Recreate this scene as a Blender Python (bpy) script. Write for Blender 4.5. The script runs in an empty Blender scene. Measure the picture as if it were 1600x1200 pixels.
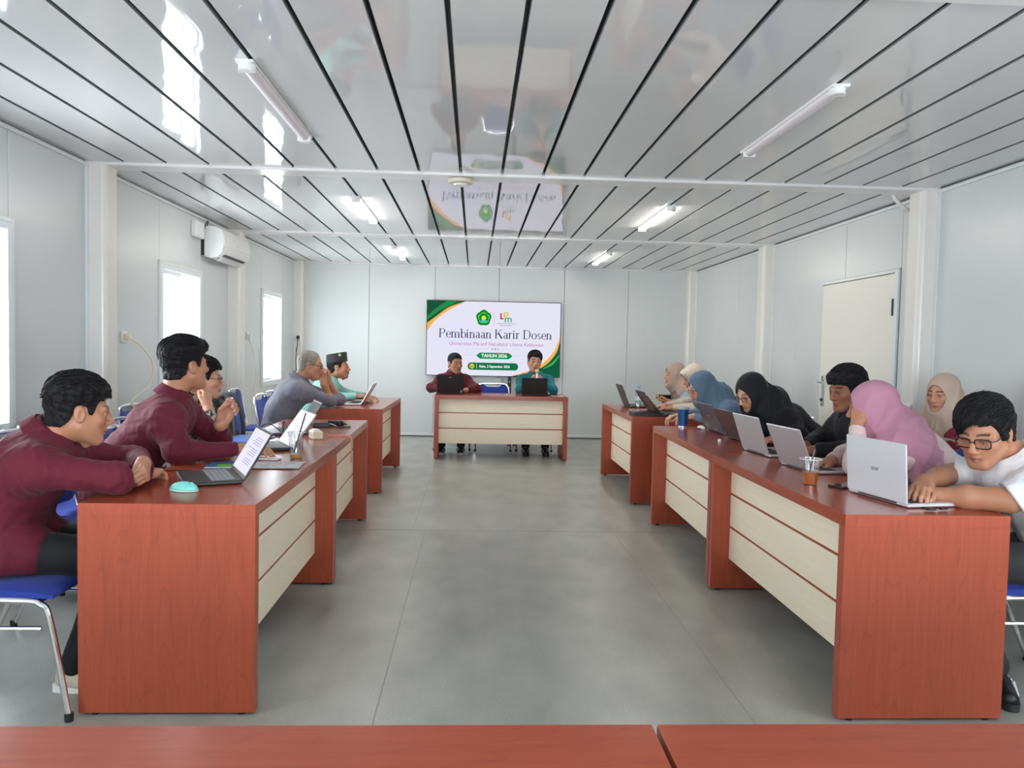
import bpy, math, random
import numpy as np
from mathutils import Vector, Matrix

random.seed(7)
scene = bpy.context.scene
COL = scene.collection
PI = math.pi

# ------------------------------------------------------------------ camera
CAM_H = 1.315
YAW, PITCH, ROLL = 0.0486, 0.0466, 0.0211
cam_data = bpy.data.cameras.new('camera')
cam_data.sensor_fit = 'HORIZONTAL'
cam_data.sensor_width = 36.0
cam_data.lens = 36.0 * 1215.0 / 1600.0
cam_data.clip_start = 0.05
cam = bpy.data.objects.new('camera', cam_data)
COL.objects.link(cam)
_f = Vector((math.sin(YAW) * math.cos(PITCH), math.cos(YAW) * math.cos(PITCH), -math.sin(PITCH)))
_r = Vector((math.cos(YAW), -math.sin(YAW), 0))
_u = _r.cross(_f)
_r2 = _r * math.cos(ROLL) + _u * math.sin(ROLL)
_u2 = -_r * math.sin(ROLL) + _u * math.cos(ROLL)
cam.matrix_world = Matrix(((_r2.x, _u2.x, -_f.x, 0), (_r2.y, _u2.y, -_f.y, 0), (_r2.z, _u2.z, -_f.z, CAM_H), (0, 0, 0, 1)))
scene.camera = cam

# ------------------------------------------------------------------ world, light, exposure
world = bpy.data.worlds.new('sky')
scene.world = world
world.use_nodes = True
_bg = world.node_tree.nodes['Background']
_bg.inputs['Color'].default_value = (0.96, 0.98, 1.0, 1)
_bg.inputs['Strength'].default_value = 9.0
scene.view_settings.view_transform = 'Standard'
scene.view_settings.look = 'None'
scene.view_settings.gamma = 1.0
scene.view_settings.use_curve_mapping = False
scene.view_settings.exposure = 1.0
scene.cycles.use_denoising = True
scene.cycles.use_adaptive_sampling = True
scene.cycles.adaptive_threshold = 0.02
scene.cycles.max_bounces = 7
scene.cycles.diffuse_bounces = 5
scene.cycles.glossy_bounces = 4
scene.cycles.transparent_max_bounces = 12
scene.cycles.sample_clamp_indirect = 8.0
scene.cycles.caustics_reflective = False
scene.cycles.caustics_refractive = False

# room dimensions (metres)
XL, XR, YB, YN, ZC = -2.58, 3.21, 11.33, -3.44, 2.483
MODS = [(-3.44, -0.53), (-0.53, 2.43), (2.43, 5.40), (5.40, 8.37), (8.37, 11.33)]   # container modules along Y
WIN_L = [(-2.40, -1.47), (0.55, 1.48), (3.52, 4.45), (6.50, 7.43), (9.54, 10.47)]
WIN_R = [(-2.40, -1.47), (0.55, 1.48)]
FILL_WIN = (-1.6, 2.2, 0.5, 2.1)  # opening of the added, unseen fill-light window
WZ0, WZ1 = 0.80, 1.945


def portal(x, y0, y1, sgn):
    l = bpy.data.lights.new('daylight_portal', 'AREA')
    l.shape = 'RECTANGLE'
    l.size, l.size_y = WZ1 - WZ0, y1 - y0
    l.cycles.is_portal = True
    o = bpy.data.objects.new('daylight_portal', l)
    COL.objects.link(o)
    o.location = (x, (y0 + y1) / 2, (WZ0 + WZ1) / 2)
    o.rotation_euler = (0, sgn * PI / 2, 0)


for _y0, _y1 in WIN_L:
    portal(XL - 0.10, _y0, _y1, -1)
for _y0, _y1 in WIN_R:
    portal(XR + 0.10, _y0, _y1, 1)


_l = bpy.data.lights.new('daylight_portal', 'AREA')
_l.shape = 'RECTANGLE'
_l.size, _l.size_y = FILL_WIN[1] - FILL_WIN[0], FILL_WIN[3] - FILL_WIN[2]
_l.cycles.is_portal = True
_o = bpy.data.objects.new('daylight_portal', _l)
COL.objects.link(_o)
_o.location = ((FILL_WIN[0] + FILL_WIN[1]) / 2, YN - 0.08, (FILL_WIN[2] + FILL_WIN[3]) / 2)
_o.rotation_euler = (PI / 2, 0, 0)

# ------------------------------------------------------------------ materials
MATS = {}


def mat(name, color, rough=0.5, metal=0.0, spec=0.5, emis=None, estr=0.0, alpha=1.0, bump=None, sheen=0.0,
        var=None, rvar=None, attr=False, speckle=None, coat=0.0, trans=0.0, tint=None):
    """bump=(scale, strength, distance, (sx,sy,sz)); var=(scale, amount, (sx,sy,sz), color2)"""
    if name in MATS:
        return MATS[name]
    m = bpy.data.materials.new(name)
    m.use_nodes = True
    nt = m.node_tree
    N, L = nt.nodes, nt.links
    b = N['Principled BSDF']
    b.inputs['Base Color'].default_value = (*color, 1)
    b.inputs['Roughness'].default_value = rough
    b.inputs['Metallic'].default_value = metal
    b.inputs['Specular IOR Level'].default_value = spec
    b.inputs['Alpha'].default_value = alpha
    b.inputs['Coat Weight'].default_value = coat
    b.inputs['Transmission Weight'].default_value = trans
    if sheen:
        b.inputs['Sheen Weight'].default_value = sheen
    if emis:
        b.inputs['Emission Color'].default_value = (*emis, 1)
        b.inputs['Emission Strength'].default_value = estr
    tc = None

    def coords(sc):
        nonlocal tc
        if tc is None:
            tc = N.new('ShaderNodeTexCoord')
        mp = N.new('ShaderNodeMapping')
        mp.inputs['Scale'].default_value = sc
        L.new(tc.outputs['Object'], mp.inputs['Vector'])
        return mp.outputs['Vector']
    if var:
        sc, amt, stretch, c2 = var
        n = N.new('ShaderNodeTexNoise')
        n.inputs['Scale'].default_value = sc
        n.inputs['Detail'].default_value = 5
        L.new(coords(stretch), n.inputs['Vector'])
        r = N.new('ShaderNodeValToRGB')
        r.color_ramp.elements[0].position = 0.5 - amt / 2
        r.color_ramp.elements[1].position = 0.5 + amt / 2
        r.color_ramp.elements[0].color = (*c2, 1)
        r.color_ramp.elements[1].color = (*color, 1)
        L.new(n.outputs['Fac'], r.inputs['Fac'])
        L.new(r.outputs['Color'], b.inputs['Base Color'])
        if speckle:
            n3 = N.new('ShaderNodeTexNoise')
            n3.inputs['Scale'].default_value = speckle[0]
            n3.inputs['Detail'].default_value = 2
            L.new(coords((1, 1, 1)), n3.inputs['Vector'])
            m3 = N.new('ShaderNodeMapRange')
            m3.inputs['From Min'].default_value = 0.3
            m3.inputs['From Max'].default_value = 0.7
            m3.inputs['To Min'].default_value = 1 - speckle[1]
            m3.inputs['To Max'].default_value = 1 + speckle[1]
            L.new(n3.outputs['Fac'], m3.inputs['Value'])
            vm = N.new('ShaderNodeVectorMath')
            vm.operation = 'SCALE'
            L.new(r.outputs['Color'], vm.inputs[0])
            L.new(m3.outputs['Result'], vm.inputs['Scale'])
            L.new(vm.outputs['Vector'], b.inputs['Base Color'])
    if attr:
        a = N.new('ShaderNodeVertexColor')
        a.layer_name = 'Col'
        L.new(a.outputs['Color'], b.inputs['Base Color'])
    if rvar:
        n = N.new('ShaderNodeTexNoise')
        n.inputs['Scale'].default_value = rvar[0]
        n.inputs['Detail'].default_value = 4
        L.new(coords((1, 1, 1)), n.inputs['Vector'])
        mr = N.new('ShaderNodeMapRange')
        mr.inputs['From Min'].default_value = 0.3
        mr.inputs['From Max'].default_value = 0.7
        mr.inputs['To Min'].default_value = rvar[1]
        mr.inputs['To Max'].default_value = rvar[2]
        mr.interpolation_type = 'SMOOTHSTEP'
        L.new(n.outputs['Fac'], mr.inputs['Value'])
        L.new(mr.outputs['Result'], b.inputs['Roughness'])
    if bump:
        prev = None
        for sc, st, dist, stretch in (bump if isinstance(bump, list) else [bump]):
            n = N.new('ShaderNodeTexNoise')
            n.inputs['Scale'].default_value = sc
            n.inputs['Detail'].default_value = 3
            L.new(coords(stretch), n.inputs['Vector'])
            bp = N.new('ShaderNodeBump')
            bp.inputs['Strength'].default_value = st
            bp.inputs['Distance'].default_value = dist
            L.new(n.outputs['Fac'], bp.inputs['Height'])
            if prev:
                L.new(prev, bp.inputs['Normal'])
            prev = bp.outputs['Normal']
        L.new(prev, b.inputs['Normal'])
    MATS[name] = m
    return m


def wood(name, c1, c2, c3, grain_axis, fine=60.0, rough=0.3):
    """laminate with long grain along one object axis plus drawn-out cathedral figure"""
    m = bpy.data.materials.new(name)
    m.use_nodes = True
    nt = m.node_tree
    N, L = nt.nodes, nt.links
    b = N['Principled BSDF']
    b.inputs['Roughness'].default_value = rough
    tc = N.new('ShaderNodeTexCoord')

    def mp(sc):
        k = N.new('ShaderNodeMapping')
        s = [sc[0]] * 3
        s[grain_axis] = sc[1]
        k.inputs['Scale'].default_value = s
        L.new(tc.outputs['Object'], k.inputs['Vector'])
        return k.outputs['Vector']
    n1 = N.new('ShaderNodeTexNoise')
    n1.inputs['Scale'].default_value = 1.0
    n1.inputs['Detail'].default_value = 6
    n1.inputs['Roughness'].default_value = 0.65
    L.new(mp((fine, fine * 0.04)), n1.inputs['Vector'])
    n2 = N.new('ShaderNodeTexNoise')
    n2.inputs['Scale'].default_value = 1.0
    n2.inputs['Detail'].default_value = 1.0
    L.new(mp((11.0, 1.5)), n2.inputs['Vector'])
    w = N.new('ShaderNodeMath')
    w.operation = 'MULTIPLY'
    w.inputs[1].default_value = 10.0
    L.new(n2.outputs['Fac'], w.inputs[0])
    fr = N.new('ShaderNodeMath')
    fr.operation = 'FRACT'
    L.new(w.outputs[0], fr.inputs[0])
    rp = N.new('ShaderNodeValToRGB')
    rp.color_ramp.elements[0].position = 0.0
    rp.color_ramp.elements[0].color = (0.62, 0.62, 0.62, 1)
    rp.color_ramp.elements[1].position = 0.22
    rp.color_ramp.elements[1].color = (1, 1, 1, 1)
    L.new(fr.outputs[0], rp.inputs['Fac'])
    r1 = N.new('ShaderNodeValToRGB')
    r1.color_ramp.elements[0].position = 0.32
    r1.color_ramp.elements[0].color = (*c2, 1)
    r1.color_ramp.elements[1].position = 0.68
    r1.color_ramp.elements[1].color = (*c1, 1)
    L.new(n1.outputs['Fac'], r1.inputs['Fac'])
    mx = N.new('ShaderNodeMix')
    mx.data_type = 'RGBA'
    mx.blend_type = 'MIX'
    mx.inputs['A'].default_value = (*c3, 1)
    L.new(rp.outputs['Color'], mx.inputs['Factor'])
    L.new(r1.outputs['Color'], mx.inputs['B'])
    L.new(mx.outputs['Result'], b.inputs['Base Color'])
    MATS[name] = m
    return m


def glass_mat(name, tint=(1, 1, 1), refl=0.06, rough=0.02):
    """thin clear sheet: lets light straight through, with a faint surface reflection"""
    m = bpy.data.materials.new(name)
    m.use_nodes = True
    N, L = m.node_tree.nodes, m.node_tree.links
    N.remove(N['Principled BSDF'])
    t = N.new('ShaderNodeBsdfTransparent')
    t.inputs['Color'].default_value = (*tint, 1)
    g = N.new('ShaderNodeBsdfGlossy')
    g.inputs['Roughness'].default_value = rough
    x = N.new('ShaderNodeMixShader')
    x.inputs['Fac'].default_value = refl
    L.new(t.outputs[0], x.inputs[1])
    L.new(g.outputs[0], x.inputs[2])
    L.new(x.outputs[0], N['Material Output'].inputs['Surface'])
    MATS[name] = m
    return m


def emit(name, color, strength=1.0):
    if name in MATS:
        return MATS[name]
    m = bpy.data.materials.new(name)
    m.use_nodes = True
    N, L = m.node_tree.nodes, m.node_tree.links
    N.remove(N['Principled BSDF'])
    e = N.new('ShaderNodeEmission')
    e.inputs['Color'].default_value = (*color, 1)
    e.inputs['Strength'].default_value = strength
    L.new(e.outputs[0], N['Material Output'].inputs['Surface'])
    MATS[name] = m
    return m


def S(r, g, b):
    """sRGB 0-255 to linear"""
    return tuple(((c / 255 / 12.92) if c / 255 <= 0.04045 else ((c / 255 + 0.055) / 1.055) ** 2.4) for c in (r, g, b))


M_CEIL = mat('ceiling_metal', (0.69, 0.69, 0.69), 0.035, spec=1.0, bump=[(1.2, 0.22, 0.025, (1.6, 0.45, 1)), (4, 0.05, 0.006, (1.5, 0.5, 1))])
M_GROOVE = mat('ceiling_groove', (0.16, 0.175, 0.18), 0.5)
M_BEAM = mat('beam_white', (0.78, 0.76, 0.75), 0.15, bump=(2, 0.1, 0.01, (1, 1, 1)))
M_WALL = mat('wall_sheet', (0.645, 0.67, 0.665), 0.27, bump=[(110, 0.5, 0.002, (1, 1, 1)), (2.5, 0.18, 0.012, (1, 1, 1))])
M_WALLBACK = mat('wall_joint', (0.42, 0.45, 0.45), 0.6)
M_POST = mat('post_ivory', (0.78, 0.755, 0.71), 0.28, bump=(3, 0.1, 0.01, (1, 1, 0.4)))
M_TRIM = mat('trim_white', (0.76, 0.78, 0.78), 0.3)
M_DOOR = mat('door_cream', (0.80, 0.78, 0.71), 0.35, bump=(2, 0.1, 0.01, (1, 1, 1)))
M_FRAMEW = mat('window_vinyl', (0.80, 0.84, 0.86), 0.35)
M_FLOOR = mat('vinyl_floor', (0.41, 0.412, 0.375), 0.3, var=(3.4, 0.55, (1.5, 0.7, 1), (0.275, 0.28, 0.255)), speckle=(170, 0.16), rvar=(3.0, 0.29, 0.37),
              bump=[(240, 0.3, 0.0012, (1, 1, 1)), (5, 0.12, 0.006, (1, 1, 1))])
M_FSEAM = mat('floor_seam', (0.26, 0.27, 0.26), 0.55)
M_GLASS = glass_mat('window_glass', (0.95, 0.98, 1.0), 0.06)
M_WOODV = wood('cherry_upright', (0.42, 0.082, 0.038), (0.355, 0.064, 0.029), (0.25, 0.042, 0.020), 2, rough=0.34)
M_WOODX = wood('cherry_across', (0.37, 0.068, 0.030), (0.31, 0.054, 0.024), (0.23, 0.038, 0.018), 0, rough=0.22)
M_WOODY = wood('cherry_top', (0.37, 0.068, 0.030), (0.31, 0.054, 0.024), (0.25, 0.042, 0.019), 1, rough=0.22)
M_WOODD = mat('cherry_plain', (0.26, 0.047, 0.026), 0.35)
M_BOARD = wood('pale_board', (0.95, 0.86, 0.67), (0.90, 0.79, 0.59), (0.86, 0.74, 0.53), 0, fine=90.0, rough=0.4)
M_CHROME = mat('chrome', (0.82, 0.82, 0.83), 0.10, 1.0)
M_RUBBER = mat('black_rubber', (0.012, 0.012, 0.013), 0.6)
M_BLACK = mat('black_plastic', (0.012, 0.012, 0.014), 0.38)
M_DARK = mat('dark_plastic', (0.035, 0.036, 0.04), 0.35)
M_WHITE = mat('white_plastic', (0.82, 0.82, 0.80), 0.35)
M_CREAM = mat('cream_plastic', (0.74, 0.68, 0.54), 0.4)
M_BLUE = mat('blue_fabric', (0.006, 0.035, 0.33), 0.62, sheen=0.1, bump=(420, 0.3, 0.001, (1, 1, 1)))
M_SILVER = mat('silver_metal', (0.62, 0.63, 0.66), 0.32, 0.55)
M_GREYLID = mat('grey_lid', (0.16, 0.165, 0.185), 0.30, 0.5)
M_KEY = mat('key_black', (0.02, 0.02, 0.022), 0.5)
M_PAPER = mat('paper_white', (0.85, 0.84, 0.82), 0.7)


# ------------------------------------------------------------------ mesh helpers
def V(*a):
    return np.array(a, float)


def unit(v):
    v = np.asarray(v, float)
    return v / (np.linalg.norm(v) + 1e-12)


def frame_from(d, up=(0, 0, 1)):
    d = unit(d)
    s = np.cross(d, up)
    if np.linalg.norm(s) < 1e-4:
        s = np.cross(d, (0, 1, 0))
    s = unit(s)
    return s, np.cross(s, d), d


class MB:
    def __init__(self):
        self.v, self.f = [], []

    def add(self, verts, faces):
        n = len(self.v)
        self.v += [tuple(map(float, p)) for p in verts]
        self.f += [tuple(i + n for i in f) for f in faces]
        return self

    def box(self, lo, hi, ch=0.0):
        x0, y0, z0 = lo
        x1, y1, z1 = hi
        if ch <= 0:
            v = [(x, y, z) for z in (z0, z1) for y in (y0, y1) for x in (x0, x1)]
            f = [(0, 2, 3, 1), (4, 5, 7, 6), (0, 1, 5, 4), (2, 6, 7, 3), (0, 4, 6, 2), (1, 3, 7, 5)]
            return self.add(v, f)
        c = min(ch, (x1 - x0) * .49, (y1 - y0) * .49, (z1 - z0) * .49)
        v, idx = [], {}
        for sx in (0, 1):
            for sy in (0, 1):
                for sz in (0, 1):
                    X, Y, Z = (x0, x1)[sx], (y0, y1)[sy], (z0, z1)[sz]
                    ix, iy, iz = (c, -c)[sx], (c, -c)[sy], (c, -c)[sz]
                    for a in range(3):
                        p = [X + ix, Y + iy, Z + iz]
                        p[a] = (X, Y, Z)[a]
                        idx[sx, sy, sz, a] = len(v)
                        v.append(tuple(p))
        I = idx
        f = []
        for a, (b, c_) in ((0, (1, 2)), (1, (2, 0)), (2, (0, 1))):
            for s in (0, 1):
                q = []
                for (m, n) in ((0, 0), (1, 0), (1, 1), (0, 1)):
                    k = [0, 0, 0]
                    k[a], k[b], k[c_] = s, m, n
                    q.append(I[(*k, a)])
                f.append(tuple(q if s else q[::-1]))
        for a, (b, c_) in ((0, (1, 2)), (1, (2, 0)), (2, (0, 1))):   # edges along a
            for m in (0, 1):
                for n in (0, 1):
                    k0, k1 = [0, 0, 0], [0, 0, 0]
                    k0[b] = k1[b] = m
                    k0[c_] = k1[c_] = n
                    k1[a] = 1
                    q = [I[(*k0, b)], I[(*k1, b)], I[(*k1, c_)], I[(*k0, c_)]]
                    f.append(tuple(q if (m == n) is False else q[::-1]))
        for sx in (0, 1):
            for sy in (0, 1):
                for sz in (0, 1):
                    q = [I[sx, sy, sz, 0], I[sx, sy, sz, 1], I[sx, sy, sz, 2]]
                    f.append(tuple(q if (sx + sy + sz) % 2 == 1 else q[::-1]))
        return self.add(v, f)

    def obox(self, c, ax, ay, az, hx, hy, hz, ch=0.0):
        """oriented box: centre, three axes, half sizes"""
        t = MB().box((-hx, -hy, -hz), (hx, hy, hz), ch)
        c, ax, ay, az = map(np.asarray, (c, ax, ay, az))
        return self.add([c + ax * p[0] + ay * p[1] + az * p[2] for p in t.v], t.f)

    def tube(self, pts, r, n=8, cap=True, closed=False):
        pts = [np.asarray(p, float) for p in pts]
        m = len(pts)
        rs = r if hasattr(r, '__len__') else [r] * m
        prev = None
        V_, F_ = [], []
        for i, p in enumerate(pts):
            if closed:
                t = unit(pts[(i + 1) % m] - pts[i - 1])
            else:
                t = unit(pts[min(i + 1, m - 1)] - pts[max(i - 1, 0)])
            if prev is None:
                s, u, _ = frame_from(t)
            else:
                s = unit(prev - t * np.dot(prev, t))
                u = np.cross(s, t)
            prev = s
            for k in range(n):
                a = 2 * PI * k / n
                V_.append(p + rs[i] * (math.cos(a) * s + math.sin(a) * u))
        for i in range(m if closed else m - 1):
            j = (i + 1) % m
            for k in range(n):
                l = (k + 1) % n
                F_.append((i * n + k, j * n + k, j * n + l, i * n + l))
        if cap and not closed:
            F_.append(tuple(range(n)))
            F_.append(tuple(range((m - 1) * n, m * n))[::-1])
        return self.add(V_, F_)

    def lathe(self, prof, n=24, c=(0, 0, 0), cap=True):
        V_, F_ = [], []
        for r, z in prof:
            for k in range(n):
                a = 2 * PI * k / n
                V_.append((c[0] + r * math.cos(a), c[1] + r * math.sin(a), c[2] + z))
        m = len(prof)
        for i in range(m - 1):
            for k in range(n):
                l = (k + 1) % n
                F_.append((i * n + k, i * n + l, (i + 1) * n + l, (i + 1) * n + k))
        if cap:
            F_.append(tuple(range(n))[::-1])
            F_.append(tuple(range((m - 1) * n, m * n)))
        return self.add(V_, F_)

    def prism(self, poly, o, ax, ay, az, h):
        """polygon (2D) on plane o+ax*u+ay*v extruded by h along az"""
        o, ax, ay, az = map(lambda q: np.asarray(q, float), (o, ax, ay, az))
        n = len(poly)
        lo = [o + ax * u + ay * v for u, v in poly]
        hi = [p + az * h for p in lo]
        F_ = [tuple(range(n))[::-1], tuple(range(n, 2 * n))] + [(i, (i + 1) % n, n + (i + 1) % n, n + i) for i in range(n)]
        return self.add(lo + hi, F_)

    def grid(self, P):
        """P[i][j] points: open sheet"""
        a, b = len(P), len(P[0])
        return self.add([P[i][j] for i in range(a) for j in range(b)],
                        [(i * b + j, i * b + j + 1, (i + 1) * b + j + 1, (i + 1) * b + j) for i in range(a - 1) for j in range(b - 1)])

    def mesh(self, name, smooth=35):
        me = bpy.data.meshes.new(name)
        me.from_pydata(self.v, [], self.f)
        me.update()
        if smooth:
            me.polygons.foreach_set('use_smooth', [True] * len(me.polygons))
            me.set_sharp_from_angle(angle=math.radians(smooth))
        return me

    def build(self, name, m, parent=None, smooth=35, **kw):
        return link(name, self.mesh(name, smooth), m, parent, **kw)


def link(name, me, m, parent=None, loc=None, label=None, cat=None, group=None, kind=None):
    if m is not None and not me.materials:
        for q in (m if isinstance(m, (list, tuple)) else [m]):
            me.materials.append(q)
    o = bpy.data.objects.new(name, me)
    COL.objects.link(o)
    if parent is not None:
        o.parent = parent
    if loc is not None:
        o.location = loc
    tag(o, label, cat, group, kind)
    return o


def tag(o, label=None, cat=None, group=None, kind=None):
    for k, v in (('label', label), ('category', cat), ('group', group), ('kind', kind)):
        if v:
            o[k] = v
    return o


def thing(name, label, cat, loc=(0, 0, 0), rz=0.0, group=None):
    o = bpy.data.objects.new(name, None)
    o.empty_display_size = 0.05
    COL.objects.link(o)
    o.location = loc
    o.rotation_euler = (0, 0, rz)
    return tag(o, label, cat, group)


def copy_tree(o, parent=None):
    c = o.copy()
    COL.objects.link(c)
    c.parent = parent
    for ch in o.children:
        copy_tree(ch, c)
    return c


def bez(pts, n=12):
    """Catmull-Rom through points"""
    P = [np.asarray(p, float) for p in pts]
    P = [2 * P[0] - P[1]] + P + [2 * P[-1] - P[-2]]
    out = []
    for i in range(1, len(P) - 2):
        for k in range(n):
            t = k / n
            out.append(0.5 * ((2 * P[i]) + (-P[i - 1] + P[i + 1]) * t + (2 * P[i - 1] - 5 * P[i] + 4 * P[i + 1] - P[i + 2]) * t * t
                              + (-P[i - 1] + 3 * P[i] - 3 * P[i + 1] + P[i + 2]) * t ** 3))
    out.append(P[-2])
    return out


# ================================================================== THE ROOM
# floor
fl = MB().box((XL - 0.1, YN, -0.06), (XR + 0.1, YB + 0.05, 0.0)).build('floor', M_FLOOR, kind='structure', smooth=0)
sm = MB()
for y in (2.45, 5.52, 8.42):
    sm.box((XL, y - 0.002, -0.001), (XR, y + 0.002, 0.0008))
for x, y0, y1 in ((-0.33, 2.45, 5.52), (1.02, 2.0, 5.52), (-0.42, 5.52, 11.3), (1.45, 5.52, 11.3)):
    sm.box((x - 0.0015, y0, -0.001), (x + 0.0015, y1, 0.0007))
sm.build('floor_seam', M_FSEAM, fl, smooth=0)

# ceiling: dark recess above, glossy metal strips below, one per strip and module
ce = MB().box((XL - 0.1, YN, ZC + 0.045), (XR + 0.1, YB + 0.05, ZC + 0.09)).build('ceiling', M_GROOVE, kind='structure', smooth=0)
PITCHX = 0.2765
x0p = -2.328 - PITCHX
strip_meshes = {}
for (y0, y1) in MODS:
    L_ = y1 - y0 - 0.17
    for k in range(22):
        a, b = x0p + k * PITCHX + 0.008, x0p + (k + 1) * PITCHX - 0.008
        a, b = max(a, XL), min(b, XR)
        if b - a < 0.03:
            continue
        key = (round(b - a, 3), round(L_, 3))
        if key not in strip_meshes:
            w, h = (b - a) / 2, L_ / 2
            m_ = MB()
            prof = [(-w, 0.04), (-w, 0.008), (-w + 0.003, 0.0), (w - 0.003, 0.0), (w, 0.008), (w, 0.04)]
            m_.add([(x, -h, z) for x, z in prof] + [(x, h, z) for x, z in prof],
                   [(i, i + 1, i + 7, i + 6) for i in range(5)] + [(0, 5, 4, 3, 2, 1), (6, 7, 8, 9, 10, 11)])
            me = m_.mesh('ceiling_panel', 20)
            me.materials.append(M_CEIL)
            me.materials.append(M_GROOVE)
            for pi_ in (0, 1, 3, 4):
                me.polygons[pi_].material_index = 1
            strip_meshes[key] = me
        link('ceiling_panel', strip_meshes[key], None, ce, loc=((a + b) / 2, (y0 + y1) / 2, ZC))
# module beams, between the strips
for i, (y0, y1) in enumerate(MODS[1:]):
    yc = y0
    m_ = MB().box((XL, yc - 0.088, ZC - 0.018), (XR, yc + 0.088, ZC + 0.044), 0.004)
    m_.build('trim_%d' % (i + 1), M_BEAM, kind='structure')
MB().box((XL, YB - 0.05, ZC - 0.02), (XR, YB + 0.005, ZC + 0.044), 0.004).build('trim_9', M_BEAM, kind='structure')


def wall_panel(parent, axis, c, a0, a1, z0, z1, inward, poly=None):
    """flat sheet panel on the wall plane c (x or y), from a0..a1 along the wall"""
    g = 0.0025
    t = 0.03
    lo, hi = (c, c - inward * t) if inward < 0 else (c - t, c)
    lo, hi = min(c, c - inward * t), max(c, c - inward * t)
    m_ = MB()
    if axis == 'x':
        m_.box((lo, a0 + g, z0), (hi, a1 - g, z1), 0.0022)
    else:
        m_.box((a0 + g, lo, z0), (a1 - g, hi, z1), 0.0022)
    return m_.build('wall_panel', M_WALL, parent, smooth=0)


def side_wall(name, x, inward, wins, door=None):
    """backing with real openings for the windows; sheet panels on it"""
    out = x - inward * 0.07
    lo, hi = sorted((out, x - inward * 0.031))
    m_ = MB()
    ys = YN
    for y0, y1 in wins:
        m_.box((lo, ys, 0), (hi, y0, ZC + 0.05))
        m_.box((lo, y0, 0), (hi, y1, WZ0))
        m_.box((lo, y0, WZ1), (hi, y1, ZC + 0.05))
        ys = y1
    m_.box((lo, ys, 0), (hi, YB + 0.05, ZC + 0.05))
    w = m_.build(name, M_WALLBACK, kind='structure', smooth=0)
    for mi, (y0, y1) in enumerate(MODS):
        a, b = y0 + 0.0, y1
        win = [q for q in wins if a < q[0] < b]
        if door and a < door[0] < b:
            wall_panel(w, 'x', x, a, door[0] - 0.03, 0, ZC, inward)
            wall_panel(w, 'x', x, door[0] - 0.03, 6.665, WZ1 + 0.035, ZC, inward)
            # L-shaped sheet over the far half of the door
            m2 = MB().prism([(6.6675, WZ1 + 0.035), (door[1] + 0.02, WZ1 + 0.035), (door[1] + 0.02, 0), (7.6815, 0), (7.6815, ZC), (6.6675, ZC)],
                            (x, 0, 0), (0, 1, 0), (0, 0, 1), (-inward, 0, 0), 0.03)
            m2.build('wall_panel', M_WALL, w, smooth=0)
            wall_panel(w, 'x', x, 7.684, b, 0, ZC, inward)
        elif win:
            q = win[0]
            wall_panel(w, 'x', x, a, q[0], 0, ZC, inward)
            wall_panel(w, 'x', x, q[0], q[1], 0, WZ0, inward)
            wall_panel(w, 'x', x, q[0], q[1], WZ1, ZC, inward)
            wall_panel(w, 'x', x, q[1], b, 0, ZC, inward)
        else:
            n = (9.407, 10.316) if mi == 4 else (a + 0.97, a + 1.95)
            for s, e in zip((a, *n), (*n, b)):
                wall_panel(w, 'x', x, s, e, 0, ZC, inward)
    return w


DOOR = (5.80, 7.06)
wl = side_wall('wall_left', XL, 1, WIN_L)
wr = side_wall('wall_right', XR, -1, WIN_R, DOOR)
wb = MB().box((XL - 0.1, YB + 0.031, 0), (XR + 0.1, YB + 0.08, ZC + 0.05)).build('wall_back', M_WALLBACK, kind='structure', smooth=0)
bs = [XL, -1.534, -0.589, 0.336, 1.287, 2.226, XR]
for a, b in zip(bs[:-1], bs[1:]):
    wall_panel(wb, 'y', YB, a, b, 0, ZC, -1)
FX0, FX1, FZ0, FZ1 = FILL_WIN
m_ = MB().box((XL - 0.1, YN - 0.05, 0), (FX0, YN, ZC + 0.05)).box((FX1, YN - 0.05, 0), (XR + 0.1, YN, ZC + 0.05))
m_.box((FX0, YN - 0.05, 0), (FX1, YN, FZ0)).box((FX0, YN - 0.05, FZ1), (FX1, YN, ZC + 0.05))
m_.build('wall_front', M_WALL, kind='structure', smooth=0)
# unseen window behind the camera, added to give the room fill light
fw_ = MB()
for a0, a1, b0, b1 in ((FX0, FX0 + 0.05, FZ0, FZ1), (FX1 - 0.05, FX1, FZ0, FZ1), (FX0, FX1, FZ0, FZ0 + 0.05), (FX0, FX1, FZ1 - 0.05, FZ1), ((FX0 + FX1) / 2 - 0.03, (FX0 + FX1) / 2 + 0.03, FZ0, FZ1)):
    fw_.box((a0, YN - 0.06, b0), (a1, YN + 0.02, b1), 0.003)
fw_ = fw_.build('window_30', M_FRAMEW, kind='structure')
for a0, a1 in ((FX0 + 0.05, (FX0 + FX1) / 2 - 0.03), ((FX0 + FX1) / 2 + 0.03, FX1 - 0.05)):
    MB().box((a0, YN - 0.03, FZ0 + 0.05), (a1, YN - 0.026, FZ1 - 0.05)).build('pane', M_GLASS, fw_, smooth=0)

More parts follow.
